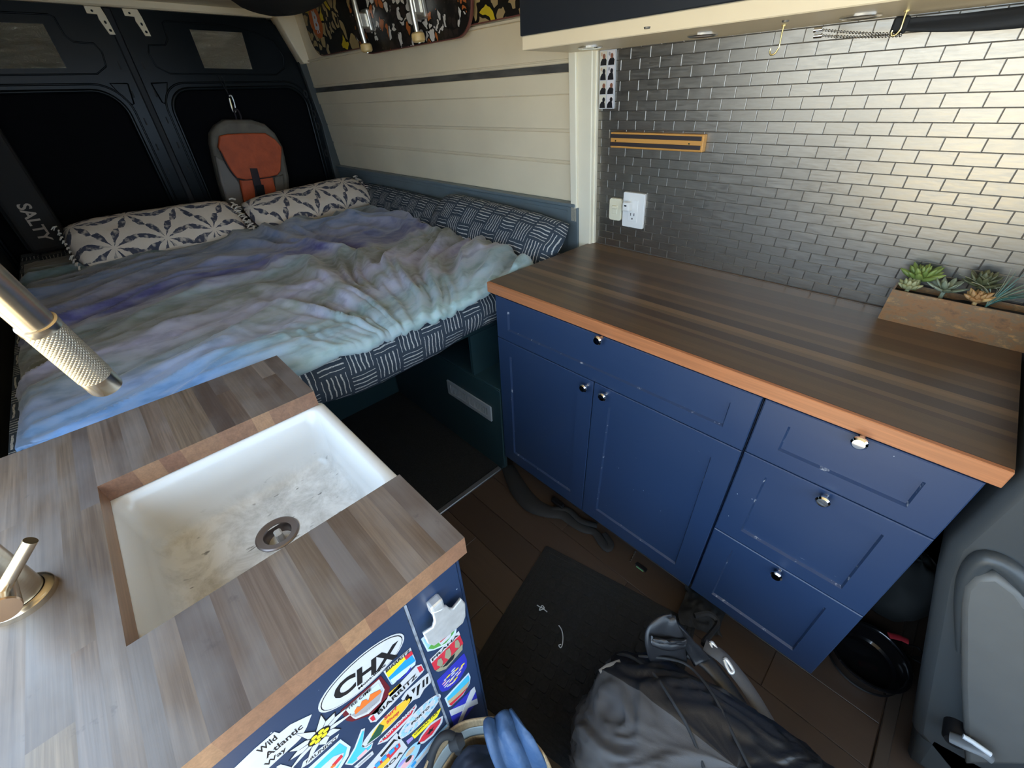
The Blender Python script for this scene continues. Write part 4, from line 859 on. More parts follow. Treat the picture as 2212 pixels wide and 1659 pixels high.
# ---------------------------------------------------------------- skateboards on the wall ledge
def board(name, lab, x0, x1, z0, z1, off, art, rz):
    t = thing(name, lab, 'skateboard', ((x0 + x1) / 2, 0.45, z0)); r = (z1 - z0) * 0.48
    r = r if z1 - z0 < 0.25 else 0.10
    lp = rrect(x0, x1, z0, z1, r, 9)
    shape('deck', [lp], 0.011, MAT['deckedge'], t, lambda p: onwall(p + Vector((0, 0, off))), bev=0.001)
    shape('graphic', [[((x - (x0 + x1) / 2) * 0.995 + (x0 + x1) / 2, (z - (z0 + z1) / 2) * 0.985 + (z0 + z1) / 2) for x, z in lp]], 0.0006, art, t, lambda p: onwall(p + Vector((0, 0, off + 0.0074))))
    return t
b1 = board('long_skateboard', 'tan and black longboard deck with a round orange sticker on the wall ledge', -1.985, -0.16, 1.640, 1.900, 0.028, MAT['deckart2'], 0)
q = xp(682, 48, 0); v_ = ray(682, 48); t_ = (WY0 + TA * 0.9 - 0.0365 - CAM.y - TA * CAM.z) / (v_.y + TA * v_.z); q = CAM + v_ * t_
sk_ = shape('round_sticker', [ell(q.x, q.z, 0.068, 0.068, 30)], 0.0006, plain('orange_round', (0.55, 0.13, 0.03), 0.45), b1, lambda p: onwall(p + Vector((0, 0, 0.0362))))
text('lettering', 'B', 0.10, MAT['sw'], sk_, lambda p: onwall(p + Vector((0, 0, 0.0368))), at=(q.x, q.z), ang=-0.25, bold=0.004)
for dx in (-0.012, 0.012):
    for s in (1, -1): shape('letter_tick', [[(q.x + dx - 0.004, q.z + s * 0.034), (q.x + dx + 0.004, q.z + s * 0.034), (q.x + dx + 0.004, q.z + s * 0.047), (q.x + dx - 0.004, q.z + s * 0.047)]], 0.0004, MAT['sw'], sk_, lambda p: onwall(p + Vector((0, 0, 0.0368))))
b2 = board('skateboard', 'dark skateboard with black and white graphic showing its trucks and wheels', -1.40, -0.50, 1.606, 1.836, 0.060, MAT['deckart'], 0)
for x in (-1.235, -0.80):
    zc = 1.721
    box('truck_base', x - 0.028, x + 0.028, -0.085, -0.064, zc - 0.04, zc + 0.04, MAT['truck'], b2, bev=0.006, seg=2, fn=wmap)
    ax_ = tube('axle', [wmap((x, -0.115, zc - 0.115)), wmap((x, -0.118, zc - 0.04)), wmap((x, -0.118, zc + 0.04)), wmap((x, -0.115, zc + 0.115))], [0.007, 0.012, 0.012, 0.007], MAT['truck'], b2, n=12)
    box('hanger', x - 0.014, x + 0.014, -0.118, -0.08, zc - 0.028, zc + 0.028, MAT['truck'], b2, bev=0.006, fn=wmap)
    for s in (-1, 1):
        c_ = wmap((x, -0.115, zc + s * 0.098)); M = axis(c_, (0, -TA, 1))
        w_ = lathe('wheel', [(0.0, -0.017), (0.010, -0.017), (0.020, -0.016), (0.026, -0.011), (0.0275, 0), (0.026, 0.011), (0.020, 0.016), (0.010, 0.017), (0, 0.017)], MAT['wheel'], b2, 24, M)
        lathe('axle_nut', [(0.006, -0.019), (0.006, -0.016), (0, -0.0195)], MAT['truck'], w_, 8, M)

# ================================================================ SINK UNIT (left)
ZC = 0.904; ZCB = 0.867; SX0_, SX1_, SY = -0.026, 0.718, -0.679; CX0, CX1, CY = 0.198, 0.546, -1.048
sc_ = thing('sink_worktop', 'worn walnut butcher block worktop with a cut-out around the sink', 'worktop', (0.35, -0.95, ZCB))
def stave(x0, x1, y0, y1):
    bm = bmesh.new(); abox(bm, x0, x1, y0, y1, ZCB, ZC, 0.0)
    for f in bm.faces: f.material_index = 0 if abs(f.normal.z) > 0.5 or f.calc_center_median().z > ZC - 1e-4 else 1
    bm.normal_update()
    for f in bm.faces: f.material_index = 0 if abs(f.normal.z) > 0.5 else 1
    me = bpy.data.meshes.new('stave'); bm.to_mesh(me); bm.free(); me.materials.append(MAT['walnut']); me.materials.append(MAT['endwood'])
    return mobj('stave', me, None, sc_)
y = SY; k = 0
while y > -1.215:
    w = random.choice((0.024, 0.028, 0.033, 0.038)); y2 = y - w
    if y > CY > y2 - 0.012: y2 = CY
    if y2 < -1.20: y2 = -1.22
    if y > CY + 1e-6:
        if random.random() < 0.25: m_ = random.uniform(0.05, 0.12); stave(SX0_, m_, y2, y); stave(m_, CX0, y2, y)
        else: stave(SX0_, CX0, y2, y)
        stave(CX1, SX1_, y2, y)
    else:
        m_ = random.uniform(0.1, 0.6); stave(SX0_, m_, y2, y); stave(m_, SX1_, y2, y)
    y = y2
snk = thing('apron_sink', 'stained white ceramic apron sink set in the walnut worktop', 'sink', (0.35, -0.87, 0.69))
def loft(name, loops, mat, parent, cap0=True, cap1=True):
    bm = bmesh.new(); R_ = [[bm.verts.new(p) for p in l] for l in loops]; n = len(R_[0])
    for a, b in zip(R_[:-1], R_[1:]):
        for k in range(n): bm.faces.new((a[k], a[(k + 1) % n], b[(k + 1) % n], b[k]))
    if cap0: bm.faces.new(R_[0][::-1])
    if cap1: bm.faces.new(R_[-1])
    bmesh.ops.recalc_face_normals(bm, faces=bm.faces); return bobj(name, bm, mat, parent, True, auto=1.1)
def rl(x0, x1, y0, y1, r, z): return [Vector((x, y, z)) for x, y in rrect(x0, x1, y0, y1, r, 6)]
FZ = 0.722; DQ = zp(600, 1153, FZ)
DRL = [(lambda d: Vector((DQ.x, DQ.y, FZ)) + d * (0.034 / d.length))(Vector((p.x - DQ.x, p.y - DQ.y, 0))) for p in rl(0.26, 0.456, -0.99, -0.75, 0.03, FZ)]
loft('basin', [rl(0.180, 0.536, -1.068, -0.668, 0.02, 0.70), rl(0.180, 0.536, -1.068, -0.668, 0.02, 0.861), rl(0.183, 0.533, -1.065, -0.671, 0.018, 0.8655), rl(0.196, 0.520, -1.052, -0.688, 0.022, 0.8662), rl(0.2005, 0.5155, -1.0475, -0.6925, 0.024, 0.862),
               rl(0.204, 0.512, -1.044, -0.697, 0.026, 0.79), rl(0.208, 0.508, -1.040, -0.702, 0.030, 0.748), rl(0.216, 0.500, -1.032, -0.710, 0.030, 0.731), rl(0.232, 0.484, -1.016, -0.726, 0.028, FZ + 0.002), rl(0.26, 0.456, -0.99, -0.75, 0.03, FZ), DRL], MAT['ceramic'], snk, True, False)
q = DQ; M = Matrix.Translation((q.x, q.y, FZ))
dr = lathe('drain', [(0.040, 0.0), (0.040, 0.002), (0.037, 0.0035), (0.026, 0.002), (0.0235, -0.002), (0.0225, -0.034), (0, -0.036)], plain('drain_bronze', (0.20, 0.17, 0.16), 0.3, 0.9), snk, 36, M)
box('stopper', q.x - 0.009, q.x + 0.009, q.y - 0.006, q.y + 0.008, FZ - 0.036, FZ + 0.006, plain('grey_stopper', (0.42, 0.40, 0.38), 0.6), dr, bev=0.003)

scb = thing('sink_cabinet', 'navy sink cabinet with its end panel covered in travel stickers', 'cabinet', (0.35, -0.95, 0))
bmc = bmesh.new()
for a in ((0.0, 0.016, -1.20, -0.69, 0.0, ZCB), (0.0, 0.684, -1.215, -1.20, 0.0, ZCB), (0.016, 0.684, -0.706, -0.690, 0.08, 0.69), (0.016, 0.684, -1.20, -0.706, 0.08, 0.096)): abox(bmc, *a)
bobj('carcass', bmc, MAT['navy'], scb)
EX = 0.700
pn = box('end_panel', 0.684, EX, -1.215, -0.783, 0.0, ZCB, MAT['navy'], scb, bev=0.0015)
p2 = box('end_panel', 0.684, EX, -0.7795, -0.690, 0.0, ZCB, MAT['navy'], scb, bev=0.0015)
box('corner_strip', 0.680, EX - 0.002, -0.690, -0.683, 0.0, ZCB, MAT['navy'], scb, bev=0.002)
box('panel_joint', EX - 0.004, EX + 0.0008, -0.7832, -0.7793, 0.0, 0.835, plain('grey_joint', (0.22, 0.25, 0.30), 0.5, var=0.5, vs=60), scb)

# ---- stickers: u = across the panel (y), v = height, w = layer out of the panel
def pan(l): return lambda p: Vector((EX + 0.0006 + 0.00035 * l + p[2], p[0], p[1]))
def PY(px, py): q = xp(px, py, EX); return (q.y, q.z)
def stk(lp, mat, l=0, par=None, name='sticker', holes=()):
    return shape(name, [lp] + list(holes), 0.0003, MAT[mat], par or scb, pan(l))
def pl(*pts): return [PY(*p) for p in pts]
def stx(s, px, py, size, mat, par, l=3, sx=1.0, ang=0.0, bold=0.0): return text('lettering', s, size, MAT[mat], par, pan(l), at=PY(px, py), sx=sx, ang=ang, bold=bold, depth=0.0003)
def tfit(s, a, b, h, mat, par, l=3, bold=0.0):
    A_, B_ = Vector(PY(*a)), Vector(PY(*b)); d_ = B_ - A_; c_ = (A_ + B_) / 2; ang = math.atan2(d_.y, d_.x)
    o = text('lettering', s, 1.0, MAT[mat], par, None, depth=0.0, bold=bold / max(h, 0.001) * 0.7)
    xs_ = [v.co.x for v in o.data.vertices]; ys_ = [v.co.y for v in o.data.vertices]; w_ = max(xs_) - min(xs_); hh = max(ys_) - min(ys_); mx, my = (max(xs_) + min(xs_)) / 2, (max(ys_) + min(ys_)) / 2
    f_ = pan(l); ca, sa = math.cos(ang), math.sin(ang)
    for v in o.data.vertices:
        x, y = (v.co.x - mx) / w_ * d_.length, (v.co.y - my) / hh * h; v.co = f_(Vector((c_.x + x * ca - y * sa, c_.y + x * sa + y * ca, 0)))
    return o
def oval(cx, cy, a, b, mat, l=0, par=None, rot=0.0, n=36):
    c = PY(cx, cy); ca, sa = math.cos(rot), math.sin(rot)
    return stk([(c[0] + a * math.cos(t) * ca - b * math.sin(t) * sa, c[1] + a * math.cos(t) * sa + b * math.sin(t) * ca) for t in [2 * PI * k / n for k in range(n)]], mat, l, par, 'sticker' if par is None else 'print')
def P2(lp, mat, l, par): return stk(lp, mat, l, par, 'print')
# CHX oval
o = oval(786, 1449, 0.064, 0.040, 'sw'); c = PY(786, 1449)
P2(ell(c[0], c[1], 0.061, 0.0375, 36), 'sk', 1, o); P2(ell(c[0], c[1], 0.0596, 0.0362, 36), 'sw', 2, o)
tfit('CHX', (720, 1500), (860, 1398), 0.038, 'sk', o, 3, 0.0022)
text('lettering', 'Mont-Blanc', 0.0085, MAT['sk'], o, pan(3), at=(c[0] + 0.005, c[1] - 0.0265), bold=0.0002, sx=1.1, depth=0.0003)
# mountain shield on maroon
o = stk(pl((735, 1535), (822, 1459), (842, 1484), (836, 1508), (812, 1540), (760, 1558), (748, 1556)), 'smar')
i_ = P2(pl((745, 1531), (818, 1466), (830, 1488), (822, 1515), (796, 1540), (768, 1552), (762, 1550)), 'sw', 1, o)
P2(pl((750, 1533), (816, 1474), (825, 1490), (818, 1510), (790, 1536), (766, 1547)), 'spb', 2, o)
P2(pl((758, 1543), (825, 1489), (818, 1512), (790, 1537), (766, 1547)), 'sgr', 3, o)
P2(pl((764, 1534), (770, 1524), (776, 1524), (780, 1512), (790, 1508), (794, 1512), (798, 1498), (808, 1493), (820, 1487), (822, 1493), (766, 1541)), 'so', 4, o)
tfit('TRE CIME', (749, 1529), (800, 1485), 0.0085, 'sk', o, 5, 0.0002); tfit('DOLOMITI', (782, 1541), (818, 1512), 0.0060, 'sw', o, 5)
# whale sticker
o = stk(pl((828, 1450), (886, 1398), (898, 1427), (894, 1435), (848, 1478), (845, 1478)), 'sw')
P2(pl((834, 1456), (876, 1416), (884, 1406), (898, 1428), (893, 1434), (846, 1476)), 'sb', 1, o); P2(pl((832, 1452), (874, 1416), (876, 1422), (838, 1462)), 'sy', 2, o); P2(pl((872, 1418), (888, 1404), (891, 1411), (876, 1424)), 'sr', 3, o)
P2(pl((842, 1468), (870, 1446), (897, 1426), (896, 1434), (848, 1477)), 'spb', 2, o); P2(pl((854, 1470), (872, 1458), (887, 1438), (884, 1450), (868, 1464)), 'snav', 3, o); tfit('BIARRITZ', (832, 1448), (884, 1403), 0.0085, 'sk', o, 4, 0.0002)
# long Biarritz plate
o = stk(pl((795, 1551), (800, 1544), (898, 1438), (910, 1434), (916, 1446), (912, 1452), (812, 1558), (800, 1560)), 'sw')
P2(pl((798, 1551), (806, 1543), (811, 1553), (804, 1557)), 'sr', 1, o); P2(pl((900, 1441), (909, 1437), (914, 1446), (906, 1452)), 'sr', 1, o); tfit('BIARRITZ', (815, 1540), (899, 1457), 0.0125, 'sk', o, 2, 0.0003)
o = stk(pl((838, 1498), (864, 1475), (868, 1481), (842, 1505)), 'syo'); tfit('64', (848, 1493), (859, 1483), 0.0072, 'sk', o, 1, 0.0002)
# white lettering blob
o = stk(pl((866, 1509), (876, 1494), (892, 1480), (908, 1466), (924, 1453), (930, 1462), (930, 1474), (916, 1488), (906, 1506), (892, 1512), (884, 1520), (878, 1522), (874, 1516)), 'sw')
for a in (((874, 1508), (880, 1498), (884, 1504), (878, 1513)), ((888, 1490), (897, 1483), (893, 1497)), ((900, 1482), (907, 1475), (903, 1500), (899, 1502)), ((912, 1470), (916, 1466), (916, 1482), (912, 1485)), ((920, 1463), (924, 1460), (924, 1475), (920, 1478))): P2(pl(*a), 'sk', 1, o)
# surf-shop oval
o = oval(838, 1556, 0.046, 0.0215, 'sw', rot=-0.0); c = PY(838, 1556)
P2(ell(c[0] + 0.006, c[1], 0.036, 0.0185, 30), 'syo', 1, o); P2([(c[0] - 0.040, c[1] - 0.006), (c[0] - 0.012, c[1] + 0.016), (c[0] - 0.008, c[1] - 0.002), (c[0] - 0.018, c[1] - 0.017)], 'sdg', 2, o)
tfit('Surf', (829, 1551), (856, 1526), 0.0125, 'sr', o, 3, 0.0003); tfit('Shop', (834, 1561), (861, 1536), 0.0125, 'sr', o, 3, 0.0003)
# Mundaka board
o = stk(pl((815, 1608), (820, 1598), (850, 1568), (880, 1540), (898, 1520), (900, 1526), (890, 1545), (862, 1575), (836, 1600)), 'sw')
P2(pl((818, 1604), (850, 1571), (880, 1543), (897, 1523), (888, 1542), (862, 1568), (836, 1594)), 'sr', 1, o); tfit('MUNDAKA', (823, 1597), (893, 1528), 0.0120, 'sw', o, 2, 0.0003)
# Porto oval
o = oval(907, 1546, 0.0460, 0.0300, 'sw', rot=-0.05); c = PY(907, 1546)
for k in range(16): a = 2 * PI * k / 16; P2(ell(c[0] + 0.037 * math.cos(a), c[1] + 0.0225 * math.sin(a), 0.0045, 0.0045, 8), 'slb', 1, o)
for k in range(5): P2(ell(c[0] - 0.022 + 0.011 * k, c[1] + 0.0125, 0.0035, 0.0035, 8), 'slb', 1, o); P2(ell(c[0] - 0.022 + 0.011 * k, c[1] - 0.0125, 0.0035, 0.0035, 8), 'slb', 1, o)
tfit('PORTO', (888, 1563), (927, 1525), 0.0090, 'sk', o, 2, 0.0003)
# Gibraltar banner
o = stk(pl((889, 1588), (936, 1544), (952, 1528), (950, 1536), (944, 1548), (895, 1595)), 'sy'); tfit('GIBRALTAR', (894, 1587), (945, 1537), 0.0080, 'sk', o, 1, 0.0002)
o = stk(pl((877, 1600), (890, 1590), (893, 1595), (881, 1607)), 'spur')
# red lens with star
o = stk(pl((900, 1608), (908, 1590), (928, 1562), (957, 1545), (955, 1560), (936, 1588), (915, 1605)), 'sw')
P2(pl((904, 1603), (911, 1590), (929, 1567), (952, 1551), (950, 1560), (933, 1585), (915, 1600)), 'sr', 1, o); c = PY(929, 1578)
st5 = [(c[0] + r * math.sin(k * PI / 5), c[1] + r * math.cos(k * PI / 5)) for k in range(10) for r in ((0.0105 if k % 2 == 0 else 0.0045),)]
P2(st5, 'sk', 2, o)
# blue striped board
o = stk(pl((882, 1659), (888, 1650), (930, 1600), (968, 1560), (973, 1572), (940, 1605), (895, 1659)), 'slb'); P2(pl((892, 1652), (930, 1606), (968, 1566), (970, 1569), (934, 1608), (897, 1656)), 'sw', 1, o); P2(pl((886, 1654), (896, 1642), (899, 1646), (890, 1657)), 'sb', 2, o)
# sunset oval
o = oval(880, 1640, 0.026, 0.040, 'slb', rot=-0.6); c = PY(880, 1640); P2(ell(c[0] - 0.004, c[1] - 0.010, 0.016, 0.014), 'spk', 1, o); P2(ell(c[0] + 0.010, c[1] + 0.020, 0.010, 0.010), 'skin', 1, o); P2(ell(c[0] + 0.002, c[1], 0.007, 0.008), 'sk', 2, o); P2(ell(c[0] - 0.010, c[1] + 0.012, 0.009, 0.006), 'spur', 2, o)
# tram sticker
o = stk(pl((790, 1659), (856, 1582), (880, 1614), (850, 1659)), 'sw')
P2(pl((805, 1659), (862, 1604), (865, 1611), (842, 1638), (822, 1659)), 'sr', 1, o); P2(pl((812, 1659), (838, 1634), (842, 1640), (825, 1659)), 'syo', 2, o)
for a in (((808, 1652), (818, 1642), (821, 1648), (812, 1657)), ((822, 1638), (832, 1628), (835, 1634), (826, 1644)), ((838, 1624), (850, 1613), (852, 1619), (842, 1629)), ((853, 1611), (858, 1606), (860, 1611), (856, 1615))): P2(pl(*a), 'sb', 3, o)
P2(pl((820, 1632), (850, 1596), (859, 1598), (852, 1600), (824, 1634)), 'sk', 1, o); tfit('LISBOA', (803, 1686), (869, 1622), 0.0125, 'sk', o, 2, 0.0003)
# edelweiss
c = PY(689, 1588); pts = []
for k in range(22):
    a = 2 * PI * k / 22 + 0.12; r = (0.050, 0.024)[k % 2] * (1.0 + 0.25 * math.sin(k * 2.3)); pts.append((c[0] + r * 1.0 * math.cos(a), c[1] + r * 0.86 * math.sin(a)))
o = stk(pts, 'sk'); P2([((y - c[0]) * 0.94 + c[0], (z - c[1]) * 0.94 + c[1]) for y, z in pts], 'sw', 1, o)
for k in range(11):
    a = 2 * PI * k / 11 + 0.4; P2([(c[0] + 0.013 * math.cos(a), c[1] + 0.011 * math.sin(a)), (c[0] + 0.027 * math.cos(a + 0.03), c[1] + 0.023 * math.sin(a + 0.03)), (c[0] + 0.013 * math.cos(a + 0.09), c[1] + 0.011 * math.sin(a + 0.09))], 'sk', 2, o)
P2(ell(c[0], c[1], 0.0150, 0.0135), 'sk', 2, o)
for k in range(7):
    a = 2 * PI * k / 6; rr = 0 if k == 6 else 0.0092; P2(ell(c[0] + rr * math.cos(a), c[1] + rr * 0.9 * math.sin(a), 0.0041, 0.0038, 8), 'sy', 3, o)
o = stk(pl((650, 1659), (655, 1644), (732, 1584), (728, 1594), (668, 1648)), 'sw'); tfit('BRUNICO', (661, 1646), (726, 1593), 0.0080, 'sk', o, 1, 0.0002)
# arrow sign
o = stk(pl((505, 1659), (550, 1616), (592, 1580), (603, 1583), (627, 1564), (673, 1542), (662, 1570), (649, 1594), (640, 1603), (579, 1659)), 'sw')
tfit('Wild', (556, 1624), (596, 1590), 0.0125, 'sk', o, 1, 0.0004); tfit('Atlantic', (572, 1634), (652, 1566), 0.0125, 'sk', o, 1, 0.0004); tfit('Way', (572, 1654), (618, 1615), 0.0125, 'sk', o, 1, 0.0004)
# ski shield, lake outline, small white plate
o = stk(pl((665, 1659), (735, 1596), (757, 1612), (752, 1632), (735, 1659)), 'spb'); P2(pl((676, 1659), (733, 1604), (749, 1614), (745, 1630), (728, 1659)), 'scy', 1, o); P2(pl((690, 1659), (720, 1632), (742, 1624), (738, 1640), (722, 1659)), 'sw', 2, o); P2(pl((716, 1650), (736, 1628), (740, 1632), (722, 1652)), 'sr', 3, o); P2(pl((712, 1655), (722, 1647), (724, 1651), (716, 1657)), 'so', 4, o)
o = stk(pl((745, 1650), (765, 1615), (780, 1575), (788, 1572), (782, 1608), (790, 1612), (806, 1602), (802, 1616), (780, 1636), (760, 1652)), 'sw'); P2(pl((749, 1648), (768, 1615), (782, 1579), (786, 1578), (780, 1612), (790, 1616), (803, 1606), (799, 1615), (778, 1634), (760, 1648)), 'scy', 1, o); P2(pl((770, 1636), (790, 1616), (793, 1620), (774, 1640)), 'spk', 2, o)
o = stk(pl((764, 1656), (804, 1621), (807, 1628), (772, 1659)), 'sw'); P2(pl((772, 1652), (800, 1628), (801, 1630), (774, 1654)), 'sgr', 1, o)
o = stk(pl((596, 1656), (606, 1650), (640, 1659), (600, 1659)), 'sw')
# narrow panel: crest, Praha, blue crest, desert, saltire
o = stk(pl((909, 1380), (914, 1375), (985, 1328), (989, 1340), (984, 1368), (965, 1392), (936, 1404), (923, 1407)), 'spb'); P2(pl((914, 1382), (985, 1334), (985, 1345), (980, 1366), (962, 1388), (930, 1402), (924, 1402)), 'slb', 1, o)
P2(pl((924, 1400), (938, 1380), (960, 1362), (985, 1338), (985, 1350), (978, 1368), (962, 1388), (935, 1401)), 'sg', 2, o); P2(pl((945, 1385), (964, 1368), (974, 1362), (972, 1374), (952, 1392)), 'sw', 3, o); P2(pl((948, 1380), (962, 1368), (965, 1372), (950, 1386)), 'sr', 4, o)
o = stk(pl((928, 1424), (990, 1364), (1000, 1388), (998, 1400), (990, 1410), (962, 1444), (945, 1450), (938, 1446)), 'sr'); P2(pl((928, 1424), (990, 1362), (993, 1370), (931, 1432)), 'sw', 1, o)
P2(pl((940, 1448), (960, 1432), (998, 1390), (998, 1402), (988, 1414), (962, 1444), (946, 1450)), 'solive', 2, o)
for a in (((943, 1436), (945, 1424), (952, 1420), (956, 1428), (954, 1440)), ((960, 1420), (962, 1404), (970, 1398), (974, 1410), (972, 1424)), ((982, 1398), (982, 1384), (988, 1380), (992, 1388), (992, 1398))): P2(pl(*a), 'solive', 2, o)
P2(pl((955, 1440), (972, 1418), (982, 1410), (978, 1422), (964, 1436)), 'sk', 3, o); tfit('PRAHA', (932, 1425), (989, 1369), 0.0085, 'sk', o, 3, 0.0002)
o = stk(pl((943, 1470), (1002, 1410), (1008, 1424), (1008, 1440), (992, 1468), (968, 1490), (955, 1494), (950, 1490)), 'snav')
rnd = random.Random(3); c = PY(980, 1456)
for k in range(26):
    a = rnd.uniform(0, 2 * PI); r = rnd.uniform(0, 1) ** 0.5; cc = (c[0] + 0.024 * r * math.cos(a), c[1] + 0.026 * r * math.sin(a)); P2(ell(cc[0], cc[1], 0.0050, 0.0024, 8), ('sw', 'spk', 'sw', 'sy')[k % 4], 1 + k % 3, o)
o = stk(pl((960, 1508), (1012, 1452), (1016, 1462), (1014, 1476), (1000, 1500), (975, 1524), (968, 1527)), 'spb'); P2(pl((964, 1508), (1011, 1457), (1014, 1466), (1012, 1478), (998, 1499), (972, 1523)), 'scy', 1, o); P2(pl((966, 1514), (985, 1498), (1013, 1470), (1010, 1480), (996, 1500), (972, 1523)), 'stan', 2, o); P2(pl((969, 1520), (990, 1502), (1010, 1482), (998, 1499), (974, 1523)), 'sr', 3, o)
o = stk(pl((970, 1537), (1024, 1482), (1032, 1514), (986, 1574), (982, 1572)), 'snav')
P2(pl((970, 1534), (974, 1546), (1032, 1519), (1030, 1508)), 'sw', 1, o); P2(pl((1016, 1490), (1024, 1482), (1027, 1492), (991, 1570), (984, 1572)), 'sw', 2, o)
# small pressed steel plate screwed over the crest
cp = thing('bottle_opener', 'pressed steel plate opener fixed above the stickers', 'opener', (EX, -0.74, 0.76))
shape('plate', [pl((905, 1352), (924, 1340), (928, 1326), (925, 1308), (940, 1302), (950, 1296), (958, 1302), (966, 1302), (982, 1282), (990, 1290), (991, 1316), (986, 1330), (960, 1352), (926, 1376), (914, 1372))], 0.002, MAT['steel'], cp, lambda p: Vector((EX + 0.014 + p[2], p[0], p[1])), bev=0.002)
q = xp(935, 1296, EX); box('post', EX - 0.001, EX + 0.016, q.y - 0.012, q.y + 0.010, q.z - 0.014, q.z + 0.010, MAT['steel'], cp, bev=0.004, seg=2)

# ---------------------------------------------------------------- faucet
fc = thing('pull_down_faucet', 'brushed nickel pull-down kitchen faucet with a knurled spray head', 'faucet', (0.385, -1.138, ZC))
B = Vector((0.378, -1.136, ZC))
lathe('base_flange', [(0.0, 0), (0.034, 0), (0.034, 0.008), (0.031, 0.011), (0.0265, 0.012)], MAT['nickel'], fc, 36, Matrix.Translation(B))
lathe('body', [(0.0255, 0.010), (0.0255, 0.115), (0.022, 0.120), (0.016, 0.124), (0, 0.124)], MAT['nickel'], fc, 36, Matrix.Translation(B))
TIP = yp(232, 836, -0.938); MID = yp(80, 700, -0.938 - 0.012)
dn_ = (MID - TIP).normalized(); L1 = (MID - TIP).length
arc = [B + Vector((0, 0, 0.12)), B + Vector((0.0, 0.0, 0.25)), B + Vector((0.003, 0.004, 0.36))]
E1 = MID + dn_ * 0.10
for k in range(1, 9):
    t = k / 9; a = B + Vector((0.003, 0.004, 0.36)); h = Vector((0, 0, 0.13)); p1 = a + h; p2_ = E1 + dn_ * 0.13
    arc.append(a * (1 - t) ** 3 + p1 * 3 * t * (1 - t) ** 2 + p2_ * 3 * t * t * (1 - t) + E1 * t ** 3)
arc += [E1, MID + dn_ * 0.003]
tube('spout', arc, 0.0155, MAT['nickel'], fc, n=24)
UPD = axis(TIP, dn_)
def cyl_uv(name, r, z0, z1, mat, par):
    return grid(name, 49, 2, lambda u, v: UPD @ Vector((r * math.cos(2 * PI * u), r * math.sin(2 * PI * u), lerp(z0, z1, v))), mat, par, True, uv=lambda u, v: (u * 2 * PI * r, v * (z1 - z0)))
LS = L1
lathe('spray_tip', [(0.0, 0.0), (0.010, 0.0), (0.0158, 0.001), (0.0166, 0.003), (0.0166, 0.024)], MAT['nickel'], fc, 36, UPD)
cyl_uv('knurled_grip', 0.0170, 0.0235, LS - 0.006, MAT['knurl'], fc)
lathe('collar', [(0.0170, LS - 0.006), (0.0176, LS - 0.005), (0.0176, LS + 0.002), (0.0155, LS + 0.003)], MAT['nickel'], fc, 36, UPD)
H0 = B + Vector((0.0, 0.0, 0.050))
hs = Vector((1.0, 0.13, 0.0)).normalized()
tube('handle_hub', [H0 + hs * 0.02, H0 + hs * 0.062], 0.0165, MAT['nickel'], fc, n=28)
lathe('hub_cap', [(0.0165, 0.0), (0.0155, 0.0025), (0, 0.003)], plain('copper_cap', (0.75, 0.50, 0.32), 0.3, 1.0), fc, 28, axis(H0 + hs * 0.062, hs))
hp = H0 + hs * 0.044
tube('lever', [hp + Vector((0, 0.003, 0.006)), hp + Vector((0.0, 0.03, 0.032)), hp + Vector((0.0, 0.056, 0.057))], 0.0066, MAT['nickel'], fc, n=18)

# ================================================================ FLOOR THINGS
A0 = Vector((0.422, -0.155, 0)); e1 = Vector((0.942 - 0.422, -0.033 + 0.155, 0)).normalized(); e2 = Vector((e1.y, -e1.x, 0))
mt = thing('door_mat', 'black door mat with an embossed grid of squares', 'mat', (0.7, -0.4, 0))
def mp(p): return A0 + e1 * p[0] + e2 * (-p[1]) + Vector((0, 0, 0.0))+ Vector((0, 0, p[2]))
ML, MW = 0.545, 0.535
shape('base', [rrect(0, ML, -MW, 0, 0.006)], 0.004, MAT['mat'], mt, lambda p: mp((p[0], p[1], p[2] + 0.0025)), bev=0.001)
for k in range(3):
    i = 0.010 + 0.018 * k; shape('border_rib', [rrect(i, ML - i, -MW + i, -i, 0.005), rrect(i + 0.010, ML - i - 0.010, -MW + i + 0.010, -i - 0.010, 0.004)], 0.0028, MAT['mat'], mt, lambda p: mp((p[0], p[1], p[2] + 0.0055)), bev=0.0008)
sqm = None
nx, ny = 10, 10
for i in range(nx):
    for j in range(ny):
        cx_ = 0.066 + (ML - 0.132) * (i + 0.5) / nx; cy_ = -(0.066 + (MW - 0.132) * (j + 0.5) / ny); h = 0.0135
        if sqm is None:
            s0 = shape('square', [rrect(-h, h, -h, h, 0.005)], 0.0070, MAT['mat'], mt, None, bev=0.0012); sqm = s0
        else: s0 = copyobj(sqm, mt)
        m = Matrix.Translation(mp((cx_, cy_, 0.0057))) @ Matrix.Rotation(math.atan2(e1.y, e1.x), 4, 'Z'); s0.matrix_basis = m
def lint(lab, pts):
    o = tube('lint', [zp(a, b, 0.012) for a, b in pts], 0.0016, MAT['lint'], None, n=5); tag(o, lab, 'lint'); return o
lint('tuft of white lint on the black door mat', [(1160, 1307), (1168, 1312), (1176, 1314), (1171, 1308), (1165, 1318), (1174, 1316), (1182, 1322)])
lint('curled white thread on the black door mat', [(1207, 1351), (1213, 1360), (1216, 1375), (1215, 1392), (1211, 1399), (1207, 1394), (1212, 1392)])

